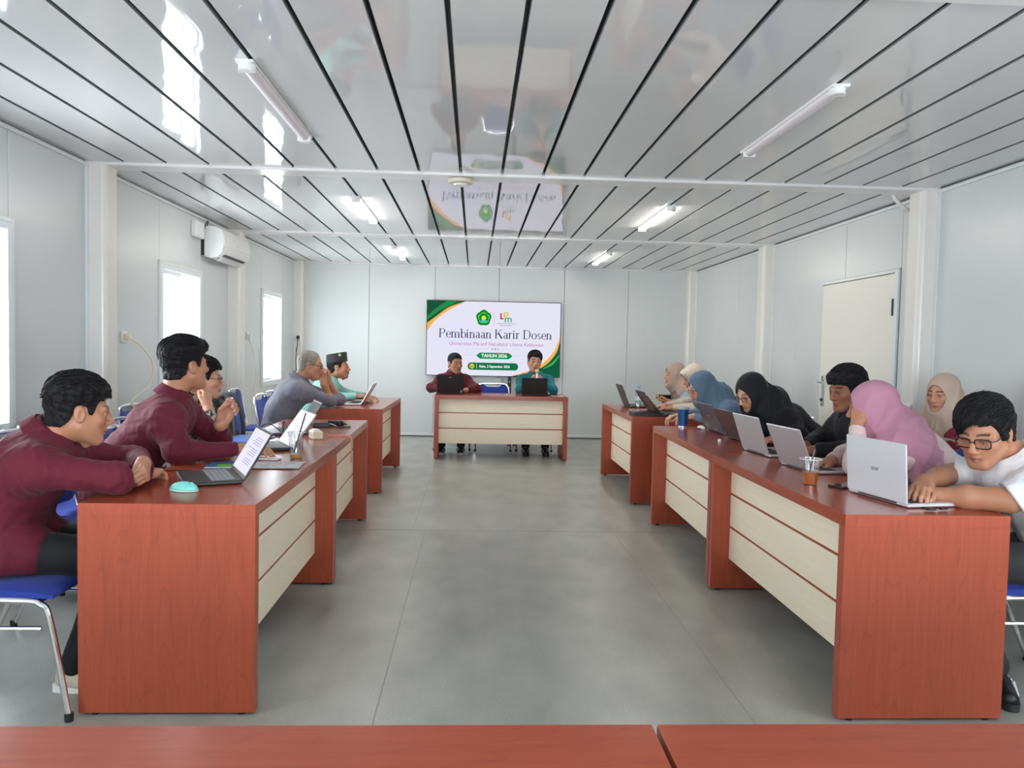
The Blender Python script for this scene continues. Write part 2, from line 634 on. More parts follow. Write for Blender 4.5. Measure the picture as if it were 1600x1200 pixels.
# corner posts at the module joints: square column, rounded corner strip, cover bead
n_trim = 20
for sgn, x in ((1, XL), (-1, XR)):
    for (y0, y1) in MODS[1:] + [(YB - 0.03, 0)]:
        m_ = MB()
        yc, hw, pr = y0, 0.085, 0.125
        prof = [(0, -hw), (pr - 0.03, -hw), (pr - 0.02, -hw + 0.004), (pr - 0.006, -hw + 0.018), (pr, -hw + 0.035), (pr, hw - 0.012), (pr - 0.012, hw), (0, hw)]
        if sgn < 0:
            prof = prof[::-1]
        m_.prism([(sgn * u, v) for u, v in prof], (x, yc, 0), (1, 0, 0), (0, 1, 0), (0, 0, 1), ZC - 0.0)
        o = m_.build('trim_%d' % n_trim, M_POST, kind='structure', smooth=18)
        MB().prism([(sgn * u, v) for u, v in ([(0, -hw - 0.02), (0.014, -hw - 0.02), (0.018, -hw), (0, -hw)] if sgn > 0 else [(0, -hw - 0.02), (0.014, -hw - 0.02), (0.018, -hw), (0, -hw)][::-1])],
                   (x, yc, 0), (1, 0, 0), (0, 1, 0), (0, 0, 1), ZC).build('cover_bead', M_TRIM, o)
        n_trim += 1
# wall / ceiling edge trims and baseboards
for nm, x, s in (('left', XL, 1), ('right', XR, -1)):
    m_ = MB().box((min(x, x + s * 0.02), YN, ZC - 0.035), (max(x, x + s * 0.02), YB, ZC - 0.012), 0.003)
    m_.build('trim_%d' % n_trim, M_TRIM, kind='structure')
    n_trim += 1
    MB().box((min(x, x + s * 0.012), YN, 0), (max(x, x + s * 0.012), YB, 0.05), 0.003).build('baseboard_' + nm, M_TRIM, kind='structure')
MB().box((XL, YB - 0.012, 0), (XR, YB, 0.05), 0.003).build('baseboard_back', M_TRIM, kind='structure')

# windows: vinyl slider, outer frame, two sashes, mullion, panes
wn = 1
for sgn, x, wins in ((1, XL, WIN_L), (-1, XR, WIN_R)):
    for (y0, y1) in wins:
        w = 0.045
        xi, xo = x + sgn * 0.02, x - sgn * 0.07
        lo, hi = min(xi, xo), max(xi, xo)
        f = MB()
        f.box((lo, y0, WZ0), (hi, y0 + w, WZ1), 0.004).box((lo, y1 - w, WZ0), (hi, y1, WZ1), 0.004)
        f.box((lo, y0 + w, WZ0), (hi, y1 - w, WZ0 + w), 0.004).box((lo, y0 + w, WZ1 - w), (hi, y1 - w, WZ1), 0.004)
        root = f.build('window_%d' % wn, M_FRAMEW, kind='structure')
        c = MB()
        ce_ = 0.018
        for (a0, a1, b0, b1) in ((y0 - 0.025, y0, WZ0 - 0.025, WZ1 + 0.025), (y1, y1 + 0.025, WZ0 - 0.025, WZ1 + 0.025), (y0, y1, WZ0 - 0.025, WZ0), (y0, y1, WZ1, WZ1 + 0.025)):
            c.box((min(x, x + sgn * ce_), a0, b0), (max(x, x + sgn * ce_), a1, b1), 0.003)
        c.build('casing', M_TRIM, root)
        ym = (y0 + y1) / 2
        for k, (a, b) in enumerate(((y0 + w, ym + 0.02), (ym - 0.02, y1 - w))):
            xc = x - sgn * (0.012 + 0.028 * k)
            s = MB()
            t = 0.032
            for (a0, a1, b0, b1) in ((a, a + t, WZ0 + w, WZ1 - w), (b - t, b, WZ0 + w, WZ1 - w), (a + t, b - t, WZ0 + w, WZ0 + w + t), (a + t, b - t, WZ1 - w - t, WZ1 - w)):
                s.box((xc - 0.011, a0, b0), (xc + 0.011, a1, b1), 0.003)
            so = s.build('sash', M_FRAMEW, root)
            MB().box((xc - 0.002, a + t, WZ0 + w + t), (xc + 0.002, b - t, WZ1 - w - t)).build('pane', M_GLASS, so, smooth=0)
        wn += 1

# door in the right wall
d = MB().box((XR - 0.012, DOOR[0] + 0.03, 0.01), (XR + 0.03, DOOR[1] - 0.0, WZ1), 0.004).build('door_1', M_DOOR, kind='structure')
j = MB()
for a0, a1, b0, b1 in ((DOOR[0] - 0.03, DOOR[0] + 0.02, 0, WZ1 + 0.03), (DOOR[0] + 0.02, DOOR[1] + 0.015, WZ1 + 0.004, WZ1 + 0.03)):
    j.box((XR - 0.022, a0, b0), (XR, a1, b1), 0.003)
j.build('door_frame', M_TRIM, d)
for z in (1.62, 0.35):
    MB().tube([(XR - 0.026, DOOR[0] + 0.025, z), (XR - 0.026, DOOR[0] + 0.025, z + 0.13)], 0.009, 10).build('hinge', M_DARK, d)
yh = DOOR[1] - 0.075
h = MB().box((XR - 0.022, yh - 0.024, 0.84), (XR - 0.012, yh + 0.024, 1.12), 0.004)
h.build('handle_plate', M_CHROME, d)
MB().tube(bez([(XR - 0.02, yh, 1.06), (XR - 0.06, yh, 1.06), (XR - 0.065, yh - 0.02, 1.06), (XR - 0.065, yh - 0.13, 1.055)], 5), 0.009, 8).build('handle', M_CHROME, d)
MB().tube([(XR - 0.02, yh, 0.90), (XR - 0.034, yh, 0.90)], 0.014, 12).build('keyhole', M_BLACK, d)

# ------------------------------------------------------------------ ceiling tube lamps
M_TUBE_ON = emit('tube_lit', (1.0, 0.96, 0.88), 30.0)
M_TUBE_OFF = mat('tube_unlit', (0.78, 0.72, 0.74), 0.3)
for x, y0, y1, lit, lab in ((-0.975, 3.32, 4.50, 0, 'unlit long batten lamp on the ceiling at left, nearest the camera'),
                            (1.56, 3.34, 4.52, 0, 'unlit long batten lamp on the ceiling at right, nearest the camera'),
                            (-0.965, 6.24, 7.40, 1, 'lit batten lamp on left of ceiling, in the middle module'),
                            (1.56, 6.22, 7.40, 1, 'lit batten lamp on right of ceiling, in the middle module'),
                            (-0.97, 9.24, 10.42, 1, 'lit batten lamp on left of ceiling, nearest the back wall'),
                            (1.59, 9.28, 10.46, 1, 'lit batten lamp on right of ceiling, nearest the back wall'),
                            (-0.97, 0.38, 1.54, 0, None), (1.56, 0.38, 1.54, 0, None)):
    if lab is None:
        continue
    t = thing('tube_lamp', lab, 'ceiling lamp', (x, (y0 + y1) / 2, ZC), 0, 'batten lamps on the ceiling')
    hl = (y1 - y0) / 2
    prof = [(-0.038, 0.0), (-0.036, -0.012), (0.036, -0.012), (0.038, 0.0)]
    MB().prism(prof[::-1], (0, -hl, 0), (1, 0, 0), (0, 0, 1), (0, 1, 0), 2 * hl).build('housing', M_WHITE, t)
    n = 8
    prof = [(0.03 * math.cos(PI + PI * k / n), -0.012 + 0.026 * math.sin(PI + PI * k / n)) for k in range(n + 1)]
    MB().prism(prof[::-1], (0, -hl + 0.05, 0), (1, 0, 0), (0, 0, 1), (0, 1, 0), 2 * hl - 0.10).build('diffuser', M_TUBE_ON if lit else M_TUBE_OFF, t)
    for s in (-1, 1):
        n = 10
        ring = [(0.036 * math.cos(PI * k / n), 0.05 * math.sin(PI * k / n)) for k in range(n + 1)]
        e = MB().prism([(u, v) for u, v in ring], (0, s * (hl - 0.05), -0.04), (s, 0, 0), (0, s, 0), (0, 0, 1), 0.039)
        e.build('end_cap', M_WHITE, t)

# small ceiling fittings
t = thing('ceiling_sensor', 'round white sensor base on the ceiling beam above the aisle', 'sensor', (-0.12, 5.42, ZC - 0.022))
MB().lathe([(0.0, -0.03), (0.06, -0.03), (0.085, -0.024), (0.088, -0.012), (0.085, 0.0)][::1], 28).build('base', M_CREAM, t)
MB().lathe([(0.0, -0.042), (0.04, -0.042), (0.05, -0.03)], 20).build('lens', M_WHITE, t)
# the hanging cable stub by the right post
MB().tube(bez([(2.98, 5.52, ZC + 0.0), (3.02, 5.54, ZC - 0.045), (3.12, 5.58, ZC - 0.10), (3.2, 5.62, ZC - 0.09)], 8), 0.013, 8).build(
    'ceiling_conduit', M_WHITE, label='short white conduit hanging under ceiling beside right post above the door', cat='conduit')


# ================================================================== DESKS
DL, DD, DH, TH = 1.555, 0.605, 0.75, 0.045


def desk_proto(L_):
    """local: length along Y (0..L), depth along X (0 = board side, DD = sitter side)"""
    t = thing('conference_desk', '', 'desk')
    n1, n2 = 0.006, 0.05
    dt_ = MB().box((0, 0, DH - TH), (DD, L_, DH), 0.0006).build('desk_top', M_WOODY, t)
    dt_.data.materials.append(M_WOODV)
    for pl_ in dt_.data.polygons:
        if abs(pl_.normal.y) > 0.9:
            pl_.material_index = 1
    for y in (0.0, L_ - TH):
        MB().box((0.0, y, 0.012), (DD, y + TH, DH - TH + 0.0002), 0.0).build('end_panel', M_WOODV, t)
        for x in (0.05, DD - 0.05):
            MB().lathe([(0.014, 0.0), (0.016, 0.012)], 10, (x, y + TH / 2, 0)).build('foot', M_RUBBER, t)
    for z0, z1 in ((0.545, 0.703), (0.362, 0.533), (0.178, 0.350)):
        b = MB().box((0, 0, 0), (L_ - 2 * TH - 0.002, 0.016, z1 - z0), 0.0015).build('front_board', M_BOARD, t)
        b.location = (0.098 + 0.016, TH + 0.001, z0)
        b.rotation_euler = (0, 0, PI / 2)
    for z0, z1 in ((0.533, 0.545), (0.350, 0.362)):
        MB().box((0.101, TH + 0.001, z0 + 0.0002), (0.113, L_ - TH - 0.001, z1 - 0.0002)).build('inlay_strip', M_WOODX, t, smooth=0)
    MB().box((0.115, TH, 0.20), (0.128, L_ - TH, DH - TH), 0.0).build('back_rail', M_WOODD, t, smooth=0)
    return t


def place_desk(src, p0, p1, side, label, first):
    """inner floor edge runs from p0 to p1 (near to far); side=-1 sitter on -X, +1 on +X"""
    o = src if first else copy_tree(src)
    d = Vector(p1) - Vector(p0)
    if side > 0:
        o.location = (p0[0], p0[1], 0)
        o.rotation_euler = (0, 0, math.atan2(d.y, d.x) - PI / 2)
    else:
        o.location = (p1[0], p1[1], 0)
        o.rotation_euler = (0, 0, math.atan2(-d.y, -d.x) - PI / 2)
    tag(o, label, 'desk', 'cherry and cream desks set in a U')
    return o


dk = desk_proto(DL)
place_desk(dk, (-0.752, 2.722), (-0.752, 4.277), -1, 'cherry desk at left, nearest the camera, with teal mouse and open laptop on it', True)
place_desk(dk, (-0.752, 4.287), (-0.790, 5.842), -1, 'cherry desk in middle of left row, with white power block and black adapters', False)
place_desk(dk, (-0.803, 6.87), (-0.788, 8.425), -1, 'cherry desk at far end of left row, before man in black cap', False)
place_desk(dk, (1.322, 2.669), (1.322, 4.224), 1, 'cherry desk at right, nearest the camera, with tea cup and silver laptops', False)
place_desk(dk, (1.322, 4.234), (1.355, 5.85), 1, 'cherry desk in middle of right row, with blue tumbler standing on it', False)
place_desk(dk, (1.345, 6.52), (1.343, 8.075), 1, 'cherry desk at far end of right row, with water bottle and black notebook', False)
hd = copy_tree(dk)
hd.location = (-0.476, 9.02 + DD * 0, 0)
# head desk: boards face the camera, so local X (0 = board side) points to +Y and local Y to -X
hd.rotation_euler = (0, 0, PI / 2)
hd.location = (-0.476 + DL + 0.02, 9.02, 0)
tag(hd, 'cherry head desk under the screen where two men sit', 'desk', 'cherry and cream desks set in a U')
for x0, lab in ((0.282 - 0.004 - DL, 'cherry desk top filling bottom left foreground edge'), (0.282 + 0.004, 'cherry desk top filling bottom right foreground edge')):
    o = copy_tree(dk)
    o.rotation_euler = (0, 0, -PI / 2)
    o.location = (x0, 1.14, 0)
    tag(o, lab, 'desk', 'cherry and cream desks set in a U')

# ================================================================== CHAIRS
def chair_proto():
    """faces local +Y; origin on floor under seat centre"""
    t = thing('stacking_chair', '', 'chair')
    r = 0.0115
    # seat pad: rounded slab, front edge rolled
    n, m = 13, 11
    top, bot = [], []
    for i in range(n):
        v = i / (n - 1)
        y = -0.20 + 0.42 * v
        row, row2 = [], []
        for j in range(m):
            u = -1 + 2 * j / (m - 1)
            w = 0.205 + 0.02 * v
            ex = math.sqrt(max(0, 1 - abs(u) ** 5))
            ey = math.sqrt(max(0, 1 - abs(2 * v - 1) ** 8))
            z = 0.462 + 0.018 * ex * ey - 0.012 * max(0, v - 0.8) / 0.2 + 0.008 * abs(u) ** 2
            row.append((u * w, y, z))
            row2.append((u * w, y, 0.447 - 0.012 * ex * ey))
        top.append(row)
        bot.append(row2)
    s = MB().grid(top)
    s.grid([q[::-1] for q in bot])
    N = n * m
    per = [j for j in range(m)] + [i * m + m - 1 for i in range(1, n)] + [(n - 1) * m + j for j in range(m - 2, -1, -1)] + [i * m for i in range(n - 2, 0, -1)]
    def b(i):
        a, c = divmod(i, m)
        return N + a * m + (m - 1 - c)
    for q in range(len(per)):
        a, c = per[q], per[(q + 1) % len(per)]
        s.f.append((a, b(a), b(c), c))
    s.build('seat', M_BLUE, t, smooth=60)
    for sx in (-1, 1):
        x = sx * 0.215
        MB().tube(bez([(x * 1.04, 0.27, 0.012), (x, 0.205, 0.36), (x, 0.17, 0.425), (x, 0.10, 0.437), (x, -0.12, 0.437), (x, -0.20, 0.437)], 6), r, 10).build('front_leg', M_CHROME, t)
        MB().tube(bez([(x * 1.04, -0.30, 0.012), (x, -0.17, 0.30), (x, -0.09, 0.43)], 6), r, 10).build('rear_leg', M_CHROME, t)
        MB().tube([(x, 0.175, 0.335), (x, -0.15, 0.335)], 0.008, 8).build('stretcher', M_CHROME, t)
        for y in (0.27, -0.30):
            MB().lathe([(0.014, 0), (0.015, 0.03)], 10, (x * 1.04, y, 0)).build('foot_cap', M_RUBBER, t)
    for y, z in ((0.16, 0.43), (-0.13, 0.437)):
        MB().tube([(-0.215, y, z), (0.215, y, z)], 0.009, 8).build('cross_bar', M_CHROME, t)
    # back loop
    lp = [(-0.215, -0.19, 0.437), (-0.216, -0.225, 0.52), (-0.214, -0.268, 0.72), (-0.195, -0.286, 0.832), (-0.145, -0.292, 0.868), (0, -0.294, 0.874),
          (0.145, -0.292, 0.868), (0.195, -0.286, 0.832), (0.214, -0.268, 0.72), (0.216, -0.225, 0.52), (0.215, -0.19, 0.437)]
    MB().tube(bez(lp, 6), r, 10).build('back_frame', M_CHROME, t)
    # back pad with a dipped top edge that leaves a grip under the tube
    n, m = 12, 17
    for nm, off, mt in (('backrest', 0.016, M_BLUE), ('backrest_shell', -0.012, M_BLACK)):
        g = []
        for i in range(n):
            v = i / (n - 1)
            row = []
            for j in range(m):
                u = -1 + 2 * j / (m - 1)
                zt = 0.861 - 0.036 * (1 / (1 + math.exp((abs(u) - 0.52) * 22))) - 0.055 * max(0, abs(u) - 0.78) / 0.22
                z0 = 0.53 + 0.02 * max(0, abs(u) - 0.8) / 0.2
                z = z0 + (zt - z0) * v
                y = -0.222 - (z - 0.52) * 0.215
                w = 0.208 - 0.012 * max(0, (z - 0.76) / 0.1) ** 2
                ex = math.sqrt(max(0, 1 - abs(u) ** 6)) * math.sqrt(max(0, 1 - abs(2 * v - 1) ** 8))
                row.append((u * w, y + off * ex - 0.012 * (1 - u * u), z))
            g.append(row if off > 0 else row[::-1])
        pad = MB().grid([q[::-1] for q in g])
        pad.build(nm, mt, t, smooth=60)
    for c_ in t.children:
        c_.data.transform(Matrix.Diagonal((1, 1, 0.955, 1)))
    return t


CH = chair_proto()
CHAIRS = []


def place_chair(x, y, face, label):
    """face = direction the sitter looks, degrees from +X"""
    o = CH if not CHAIRS else copy_tree(CH)
    CHAIRS.append(o)
    o.location = (x, y, 0)
    o.rotation_euler = (0, 0, math.radians(face) - PI / 2)
    tag(o, label, 'chair', 'blue padded chairs with chrome frames')
    return o


# ================================================================== PEOPLE: implicit-surface sculpting
class Field:
    def __init__(self, lo, hi, vx):
        self.lo = np.asarray(lo, np.float32)
        self.vx = vx
        n = np.ceil((np.asarray(hi) - np.asarray(lo)) / vx).astype(int) + 1
        self.ax = [np.float32(self.lo[i]) + np.arange(n[i], dtype=np.float32) * np.float32(vx) for i in range(3)]
        self.n = n
        self.D = np.full(n, 1.0, np.float32)

    def blk(self, lo, hi):
        sl = []
        for i in range(3):
            a = max(0, int((lo[i] - self.lo[i]) / self.vx) - 1)
            b = min(self.n[i], int((hi[i] - self.lo[i]) / self.vx) + 2)
            if b <= a:
                return None
            sl.append(slice(a, b))
        s = tuple(sl)
        return s, self.ax[0][s[0]][:, None, None], self.ax[1][s[1]][None, :, None], self.ax[2][s[2]][None, None, :]

    def put(self, s, d, k, op):
        a = self.D[s]
        if op == 's':
            d = -d
            if k > 0:
                h = np.clip(0.5 - 0.5 * (d - a) / k, 0, 1)
                self.D[s] = a * h + d * (1 - h) + k * h * (1 - h)
            else:
                self.D[s] = np.maximum(a, d)
        else:
            if k > 0:
                h = np.clip(0.5 + 0.5 * (a - d) / k, 0, 1)
                self.D[s] = a * (1 - h) + d * h - k * h * (1 - h)
            else:
                self.D[s] = np.minimum(a, d)

    def cone(self, a, b, ra, rb, k=0.02, side=None, ks=1.0, op='u'):
        a, b = np.asarray(a, np.float32), np.asarray(b, np.float32)
        pad = max(ra, rb) * max(1, ks) + k + 2 * self.vx
        q = self.blk(np.minimum(a, b) - pad, np.maximum(a, b) + pad)
        if q is None:
            return self
        s, X, Y, Z = q
        px, py, pz = X - a[0], Y - a[1], Z - a[2]
        d = b - a
        if side is not None and ks != 1.0:
            e = np.asarray(side, np.float32)
            c = (px * e[0] + py * e[1] + pz * e[2]) * np.float32(1 / ks - 1)
            px, py, pz = px + c * e[0], py + c * e[1], pz + c * e[2]
            d = d + e * np.dot(d, e) * np.float32(1 / ks - 1)
        t = np.clip((px * d[0] + py * d[1] + pz * d[2]) / max(float(d @ d), 1e-9), 0, 1)
        dist = np.sqrt((px - t * d[0]) ** 2 + (py - t * d[1]) ** 2 + (pz - t * d[2]) ** 2) - (ra + (rb - ra) * t)
        self.put(s, dist, k, op)
        return self

    def ell(self, c, r, k=0.02, R=None, op='u'):
        c, r = np.asarray(c, np.float32), np.asarray(r, np.float32)
        pad = float(max(r)) + k + 2 * self.vx
        q = self.blk(c - pad, c + pad)
        if q is None:
            return self
        s, X, Y, Z = q
        px, py, pz = X - c[0], Y - c[1], Z - c[2]
        if R is not None:
            R = np.asarray(R, np.float32)
            px, py, pz = (px * R[0, i] + py * R[1, i] + pz * R[2, i] for i in range(3))
        qx, qy, qz = px / r[0], py / r[1], pz / r[2]
        k0 = np.sqrt(qx * qx + qy * qy + qz * qz)
        k1 = np.sqrt((qx / r[0]) ** 2 + (qy / r[1]) ** 2 + (qz / r[2]) ** 2) + 1e-9
        self.put(s, k0 * (k0 - 1) / k1, k, op)
        return self

    def ridge(self, fn, band=0.03):
        """add fn(points) to the field close to the surface"""
        I = np.nonzero(np.abs(self.D) < band)
        p = np.stack([self.ax[i][I[i]] for i in range(3)], 1)
        self.D[I] += fn(p).astype(np.float32)
        return self

    def surface(self):
        D = self.D
        D[0], D[-1], D[:, 0], D[:, -1], D[:, :, 0], D[:, :, -1] = 1, 1, 1, 1, 1, 1
        sg = D < 0
        c = np.zeros([n - 1 for n in sg.shape], np.int8)
        for i in (0, 1):
            for j in (0, 1):
                for k in (0, 1):
                    c += sg[i:i + c.shape[0], j:j + c.shape[1], k:k + c.shape[2]]
        I = np.nonzero((c > 0) & (c < 8))
        n = len(I[0])
        cor = {}
        for i in (0, 1):
            for j in (0, 1):
                for k in (0, 1):
                    cor[i, j, k] = D[I[0] + i, I[1] + j, I[2] + k]
        acc = np.zeros((n, 3), np.float32)
        cnt = np.zeros(n, np.float32)
        for a in range(3):
            b, e = [x for x in range(3) if x != a]
            for m in (0, 1):
                for q in (0, 1):
                    k0, k1 = [0, 0, 0], [0, 0, 0]
                    k0[b] = k1[b] = m
                    k0[e] = k1[e] = q
                    k1[a] = 1
                    d0, d1 = cor[tuple(k0)], cor[tuple(k1)]
                    x = (d0 < 0) != (d1 < 0)
                    t = d0 / np.where(np.abs(d0 - d1) < 1e-9, 1, d0 - d1)
                    acc[:, a] += np.where(x, t, 0)
                    acc[:, b] += np.where(x, m, 0)
                    acc[:, e] += np.where(x, q, 0)
                    cnt += x
        v = acc / cnt[:, None] + np.stack(I, 1)
        v = v * self.vx + self.lo
        idx = np.full(c.shape, -1, np.int32)
        idx[I] = np.arange(n)
        F_ = []
        for a in range(3):
            b, e = (a + 1) % 3, (a + 2) % 3
            s0 = [slice(None)] * 3
            s1 = [slice(None)] * 3
            s0[a], s1[a] = slice(0, -1), slice(1, None)
            s0, s1 = tuple(s0), tuple(s1)
            x = sg[s0] != sg[s1]
            E_ = np.nonzero(x)
            flip = sg[s0][E_]
            E_ = np.stack(E_, 1)

            def cell(db, de):
                g = E_.copy()
                g[:, b] += db
                g[:, e] += de
                return idx[g[:, 0], g[:, 1], g[:, 2]]
            q = np.stack([cell(-1, -1), cell(0, -1), cell(0, 0), cell(-1, 0)], 1)
            q = np.where(flip[:, None], q, q[:, ::-1])
            F_.append(q)
        return v, np.concatenate(F_)


def relax(v, f, it=1, lam=0.5):
    e = np.concatenate([f[:, [0, 1]], f[:, [1, 2]], f[:, [2, 3]], f[:, [3, 0]]])
    for _ in range(it):
        acc = np.zeros_like(v)
        cnt = np.zeros(len(v), np.float32)
        for x in range(3):
            acc[:, x] = np.bincount(e[:, 0], v[e[:, 1], x], len(v)) + np.bincount(e[:, 1], v[e[:, 0], x], len(v))
        cnt = np.bincount(e[:, 0], minlength=len(v)) + np.bincount(e[:, 1], minlength=len(v))
        v = v + lam * (acc / np.maximum(cnt, 1)[:, None] - v)
    return v.astype(np.float32)


def np_mesh(name, v, f, col=None):
    me = bpy.data.meshes.new(name)
    me.vertices.add(len(v))
    me.vertices.foreach_set('co', np.ascontiguousarray(v, np.float32).ravel())
    me.loops.add(f.size)
    me.loops.foreach_set('vertex_index', np.ascontiguousarray(f, np.int32).ravel())
    me.polygons.add(len(f))
    me.polygons.foreach_set('loop_start', np.arange(0, f.size, 4, dtype=np.int32))
    me.polygons.foreach_set('use_smooth', np.ones(len(f), bool))
    if col is not None:
        a = me.color_attributes.new('Col', 'FLOAT_COLOR', 'POINT')
        a.data.foreach_set('color', np.concatenate([col, np.ones((len(col), 1))], 1).astype(np.float32).ravel())
    me.update(calc_edges=True)
    return me


def join_parts(parts):
    vs, fs, cs, n = [], [], [], 0
    for v, f, c in parts:
        vs.append(v)
        fs.append(f + n)
        cs.append(c)
        n += len(v)
    return np.concatenate(vs), np.concatenate(fs), np.concatenate(cs)


def folds(seed, amp, wl=(0.05, 0.15), n=5, squash=(1, 1, 1)):
    rs = np.random.RandomState(seed)
    W = []
    for _ in range(n):
        d = unit(rs.normal(size=3) * np.array(squash))
        e = unit(rs.normal(size=3))
        w = rs.uniform(*wl)
        W.append((d * 2 * PI / w, e * 2 * PI / rs.uniform(0.15, 0.3), rs.uniform(0, 6.28), w / wl[1]))

    def fn(p):
        o = 0
        for k, k2, ph, a in W:
            s = np.sin(p @ k + ph + 1.5 * np.sin(p @ k2 + ph))
            m_ = 0.5 + 0.5 * np.sin(p @ k2 * 0.7 + 2 * ph)
            o = o + a * (0.45 * s + 1.1 * m_ * (np.abs(s) ** 0.6 - 0.55))
        return amp * o / math.sqrt(n)
    return fn


def ik(S_, W_, l1, l2, hint):
    S_, W_ = np.asarray(S_, float), np.asarray(W_, float)
    d = W_ - S_
    L = np.linalg.norm(d)
    k = max(1.0, L / (0.985 * (l1 + l2)))
    l1, l2 = l1 * k, l2 * k
    a = (l1 * l1 - l2 * l2 + L * L) / (2 * L)
    h = math.sqrt(max(0, l1 * l1 - a * a))
    u = d / L
    hv = np.asarray(hint, float)
    hv = unit(hv - u * (hv @ u))
    return S_ + u * a + hv * h


CURLS = {  # (mcp, pip, dip) per finger index..little, thumb (spread, bend)
    'flat': ([(10, 12, 8)] * 4, (35, 12)),
    'relax': ([(18, 28, 18), (22, 32, 20), (26, 36, 22), (28, 38, 22)], (38, 20)),
    'type': ([(28, 38, 22), (26, 40, 24), (28, 42, 24), (30, 40, 22)], (30, 22)),
    'point': ([(24, 26, 14), (38, 46, 26), (42, 50, 28), (44, 50, 28)], (28, 26)),
    'wrap': ([(45, 50, 30), (48, 54, 32), (50, 56, 34), (52, 56, 34)], (20, 38)),
    'fist': ([(62, 82, 48), (66, 86, 50), (68, 88, 50), (70, 86, 48)], (15, 55)),
    'loose': ([(34, 40, 24), (44, 56, 34), (50, 62, 38), (52, 62, 38)], (26, 34)),
    'over': ([(58, 22, 10), (60, 24, 12), (62, 26, 12), (64, 28, 14)], (10, 30)),
    'drape': ([(24, 22, 12), (28, 24, 14), (32, 26, 14), (36, 28, 16)], (48, 10)),
}


def rotx(v, deg):
    a = math.radians(deg)
    c, s = math.cos(a), math.sin(a)
    return np.array([v[0], c * v[1] + s * v[2], -s * v[1] + c * v[2]])


def hand_part(wrist, fdir, palm, thumb_sign, curl, elbow, vx, skin, sc=1.0, fr=(0.043, 0.026), bare=False):
    """hand + forearm; local x = thumb side, y = along fingers, z = back of hand"""
    y = unit(fdir)
    z = -np.asarray(palm, float)
    z = unit(z - y * (z @ y))
    x = np.cross(y, z) * thumb_sign
    R = np.stack([x, y, z], 1)
    el = (np.asarray(elbow) - np.asarray(wrist)) @ R / sc
    fe = el * (0.995 if bare else 0.40)
    pts = np.array([[0.09, 0.2, 0.06], [-0.06, -0.02, -0.11], fe + 0.055, fe - 0.055])
    F = Field(pts.min(0) - 0.01, pts.max(0) + 0.01, vx / sc)
    fing, th = CURLS[curl] if isinstance(curl, str) else curl
    r0 = fr[0] if bare else 0.029
    fr = fr if bare else (fr[0], 0.025)
    mid = fe * 0.45
    F.cone(fe, mid, r0, r0 * 0.92, 0.01).cone(mid, (0, -0.01, 0), r0 * 0.92, fr[1], 0.02)
    F.cone((0, -0.01, 0), (0, 0.02, 0), fr[1] * 0.9, 0.022, 0.02, (1, 0, 0), 1.25)
    ml = [(0.026, 0.086), (0.009, 0.090), (-0.009, 0.086), (-0.026, 0.078)]
    for mx_, my in ml:
        F.cone((mx_ * 0.55, 0.015, 0), (mx_, my, 0.001), 0.0145, 0.0115, 0.012)
    F.ell((0.02, 0.035, -0.010), (0.016, 0.028, 0.014), 0.012)
    F.ell((-0.022, 0.04, -0.009), (0.013, 0.032, 0.011), 0.012)
    lens = [(0.043, 0.026, 0.021), (0.047, 0.030, 0.022), (0.043, 0.028, 0.021), (0.034, 0.021, 0.019)]
    nails = []
    for (mx_, my), (l1, l2, l3), (a, b, c), spread in zip(ml, lens, fing, (5, 1, -3, -8)):
        p = np.array([mx_, my, 0.001])
        sp = math.radians(spread)
        ang = 0
        chain = [p]
        rr = 0.0098 if mx_ > -0.02 else 0.0086
        for l, q in ((l1, a), (l2, b), (l3, c)):
            ang += q
            d = rotx(np.array([0, 1.0, 0]), ang)
            d = np.array([math.sin(sp) * d[1], math.cos(sp) * d[1], d[2]])
            p = p + d * l
            chain.append(p)
        for i in range(3):
            F.cone(chain[i], chain[i + 1], rr * (1 - 0.07 * i), rr * (1 - 0.07 * (i + 1)), 0.0025 if i else 0.006)
        dn = rotx(np.array([0, 0, 1.0]), ang)
        nails.append(chain[3] + dn * rr * 0.75)
    b = np.array([0.020, 0.022, -0.006])
    sp, bd = th
    d = np.array([math.sin(math.radians(sp)), math.cos(math.radians(sp)), -0.30])
    d = unit(d)
    p1 = b + d * 0.042
    d2 = unit(d + np.array([-math.sin(math.radians(bd)), 0.25, -0.25 * math.sin(math.radians(bd))]))
    p2 = p1 + d2 * 0.032
    d3 = unit(d2 + np.array([-math.sin(math.radians(bd)), 0.1, -0.2 * math.sin(math.radians(bd))]))
    p3 = p2 + d3 * 0.026
    F.cone(b, p1, 0.0165, 0.0125, 0.010).cone(p1, p2, 0.0122, 0.0108, 0.004).cone(p2, p3, 0.0108, 0.0088, 0.003)
    nails.append(p3 + np.array([0, 0, 0.008]))
    v, f = F.surface()
    v = relax(v, f, 1, 0.4)
    col = np.tile(np.array(skin), (len(v), 1))
    pal = np.clip((-v[:, 2] - 0.004) / 0.008, 0, 1)[:, None] * np.clip((v[:, 1] - 0.0) / 0.02, 0, 1)[:, None]
    col = col * (1 - pal) + pal * (np.array(skin) * 0.75 + np.array([0.16, 0.085, 0.06]))
    for q in nails:
        w = np.clip(1.6 - np.linalg.norm(v - q, axis=1) / 0.0062, 0, 1)[:, None]
        col = col * (1 - w * 0.7) + w * 0.7 * np.array([0.62, 0.40, 0.33])
    if thumb_sign < 0:
        f = f[:, ::-1]
    return v @ R.T * sc + np.asarray(wrist), f, col


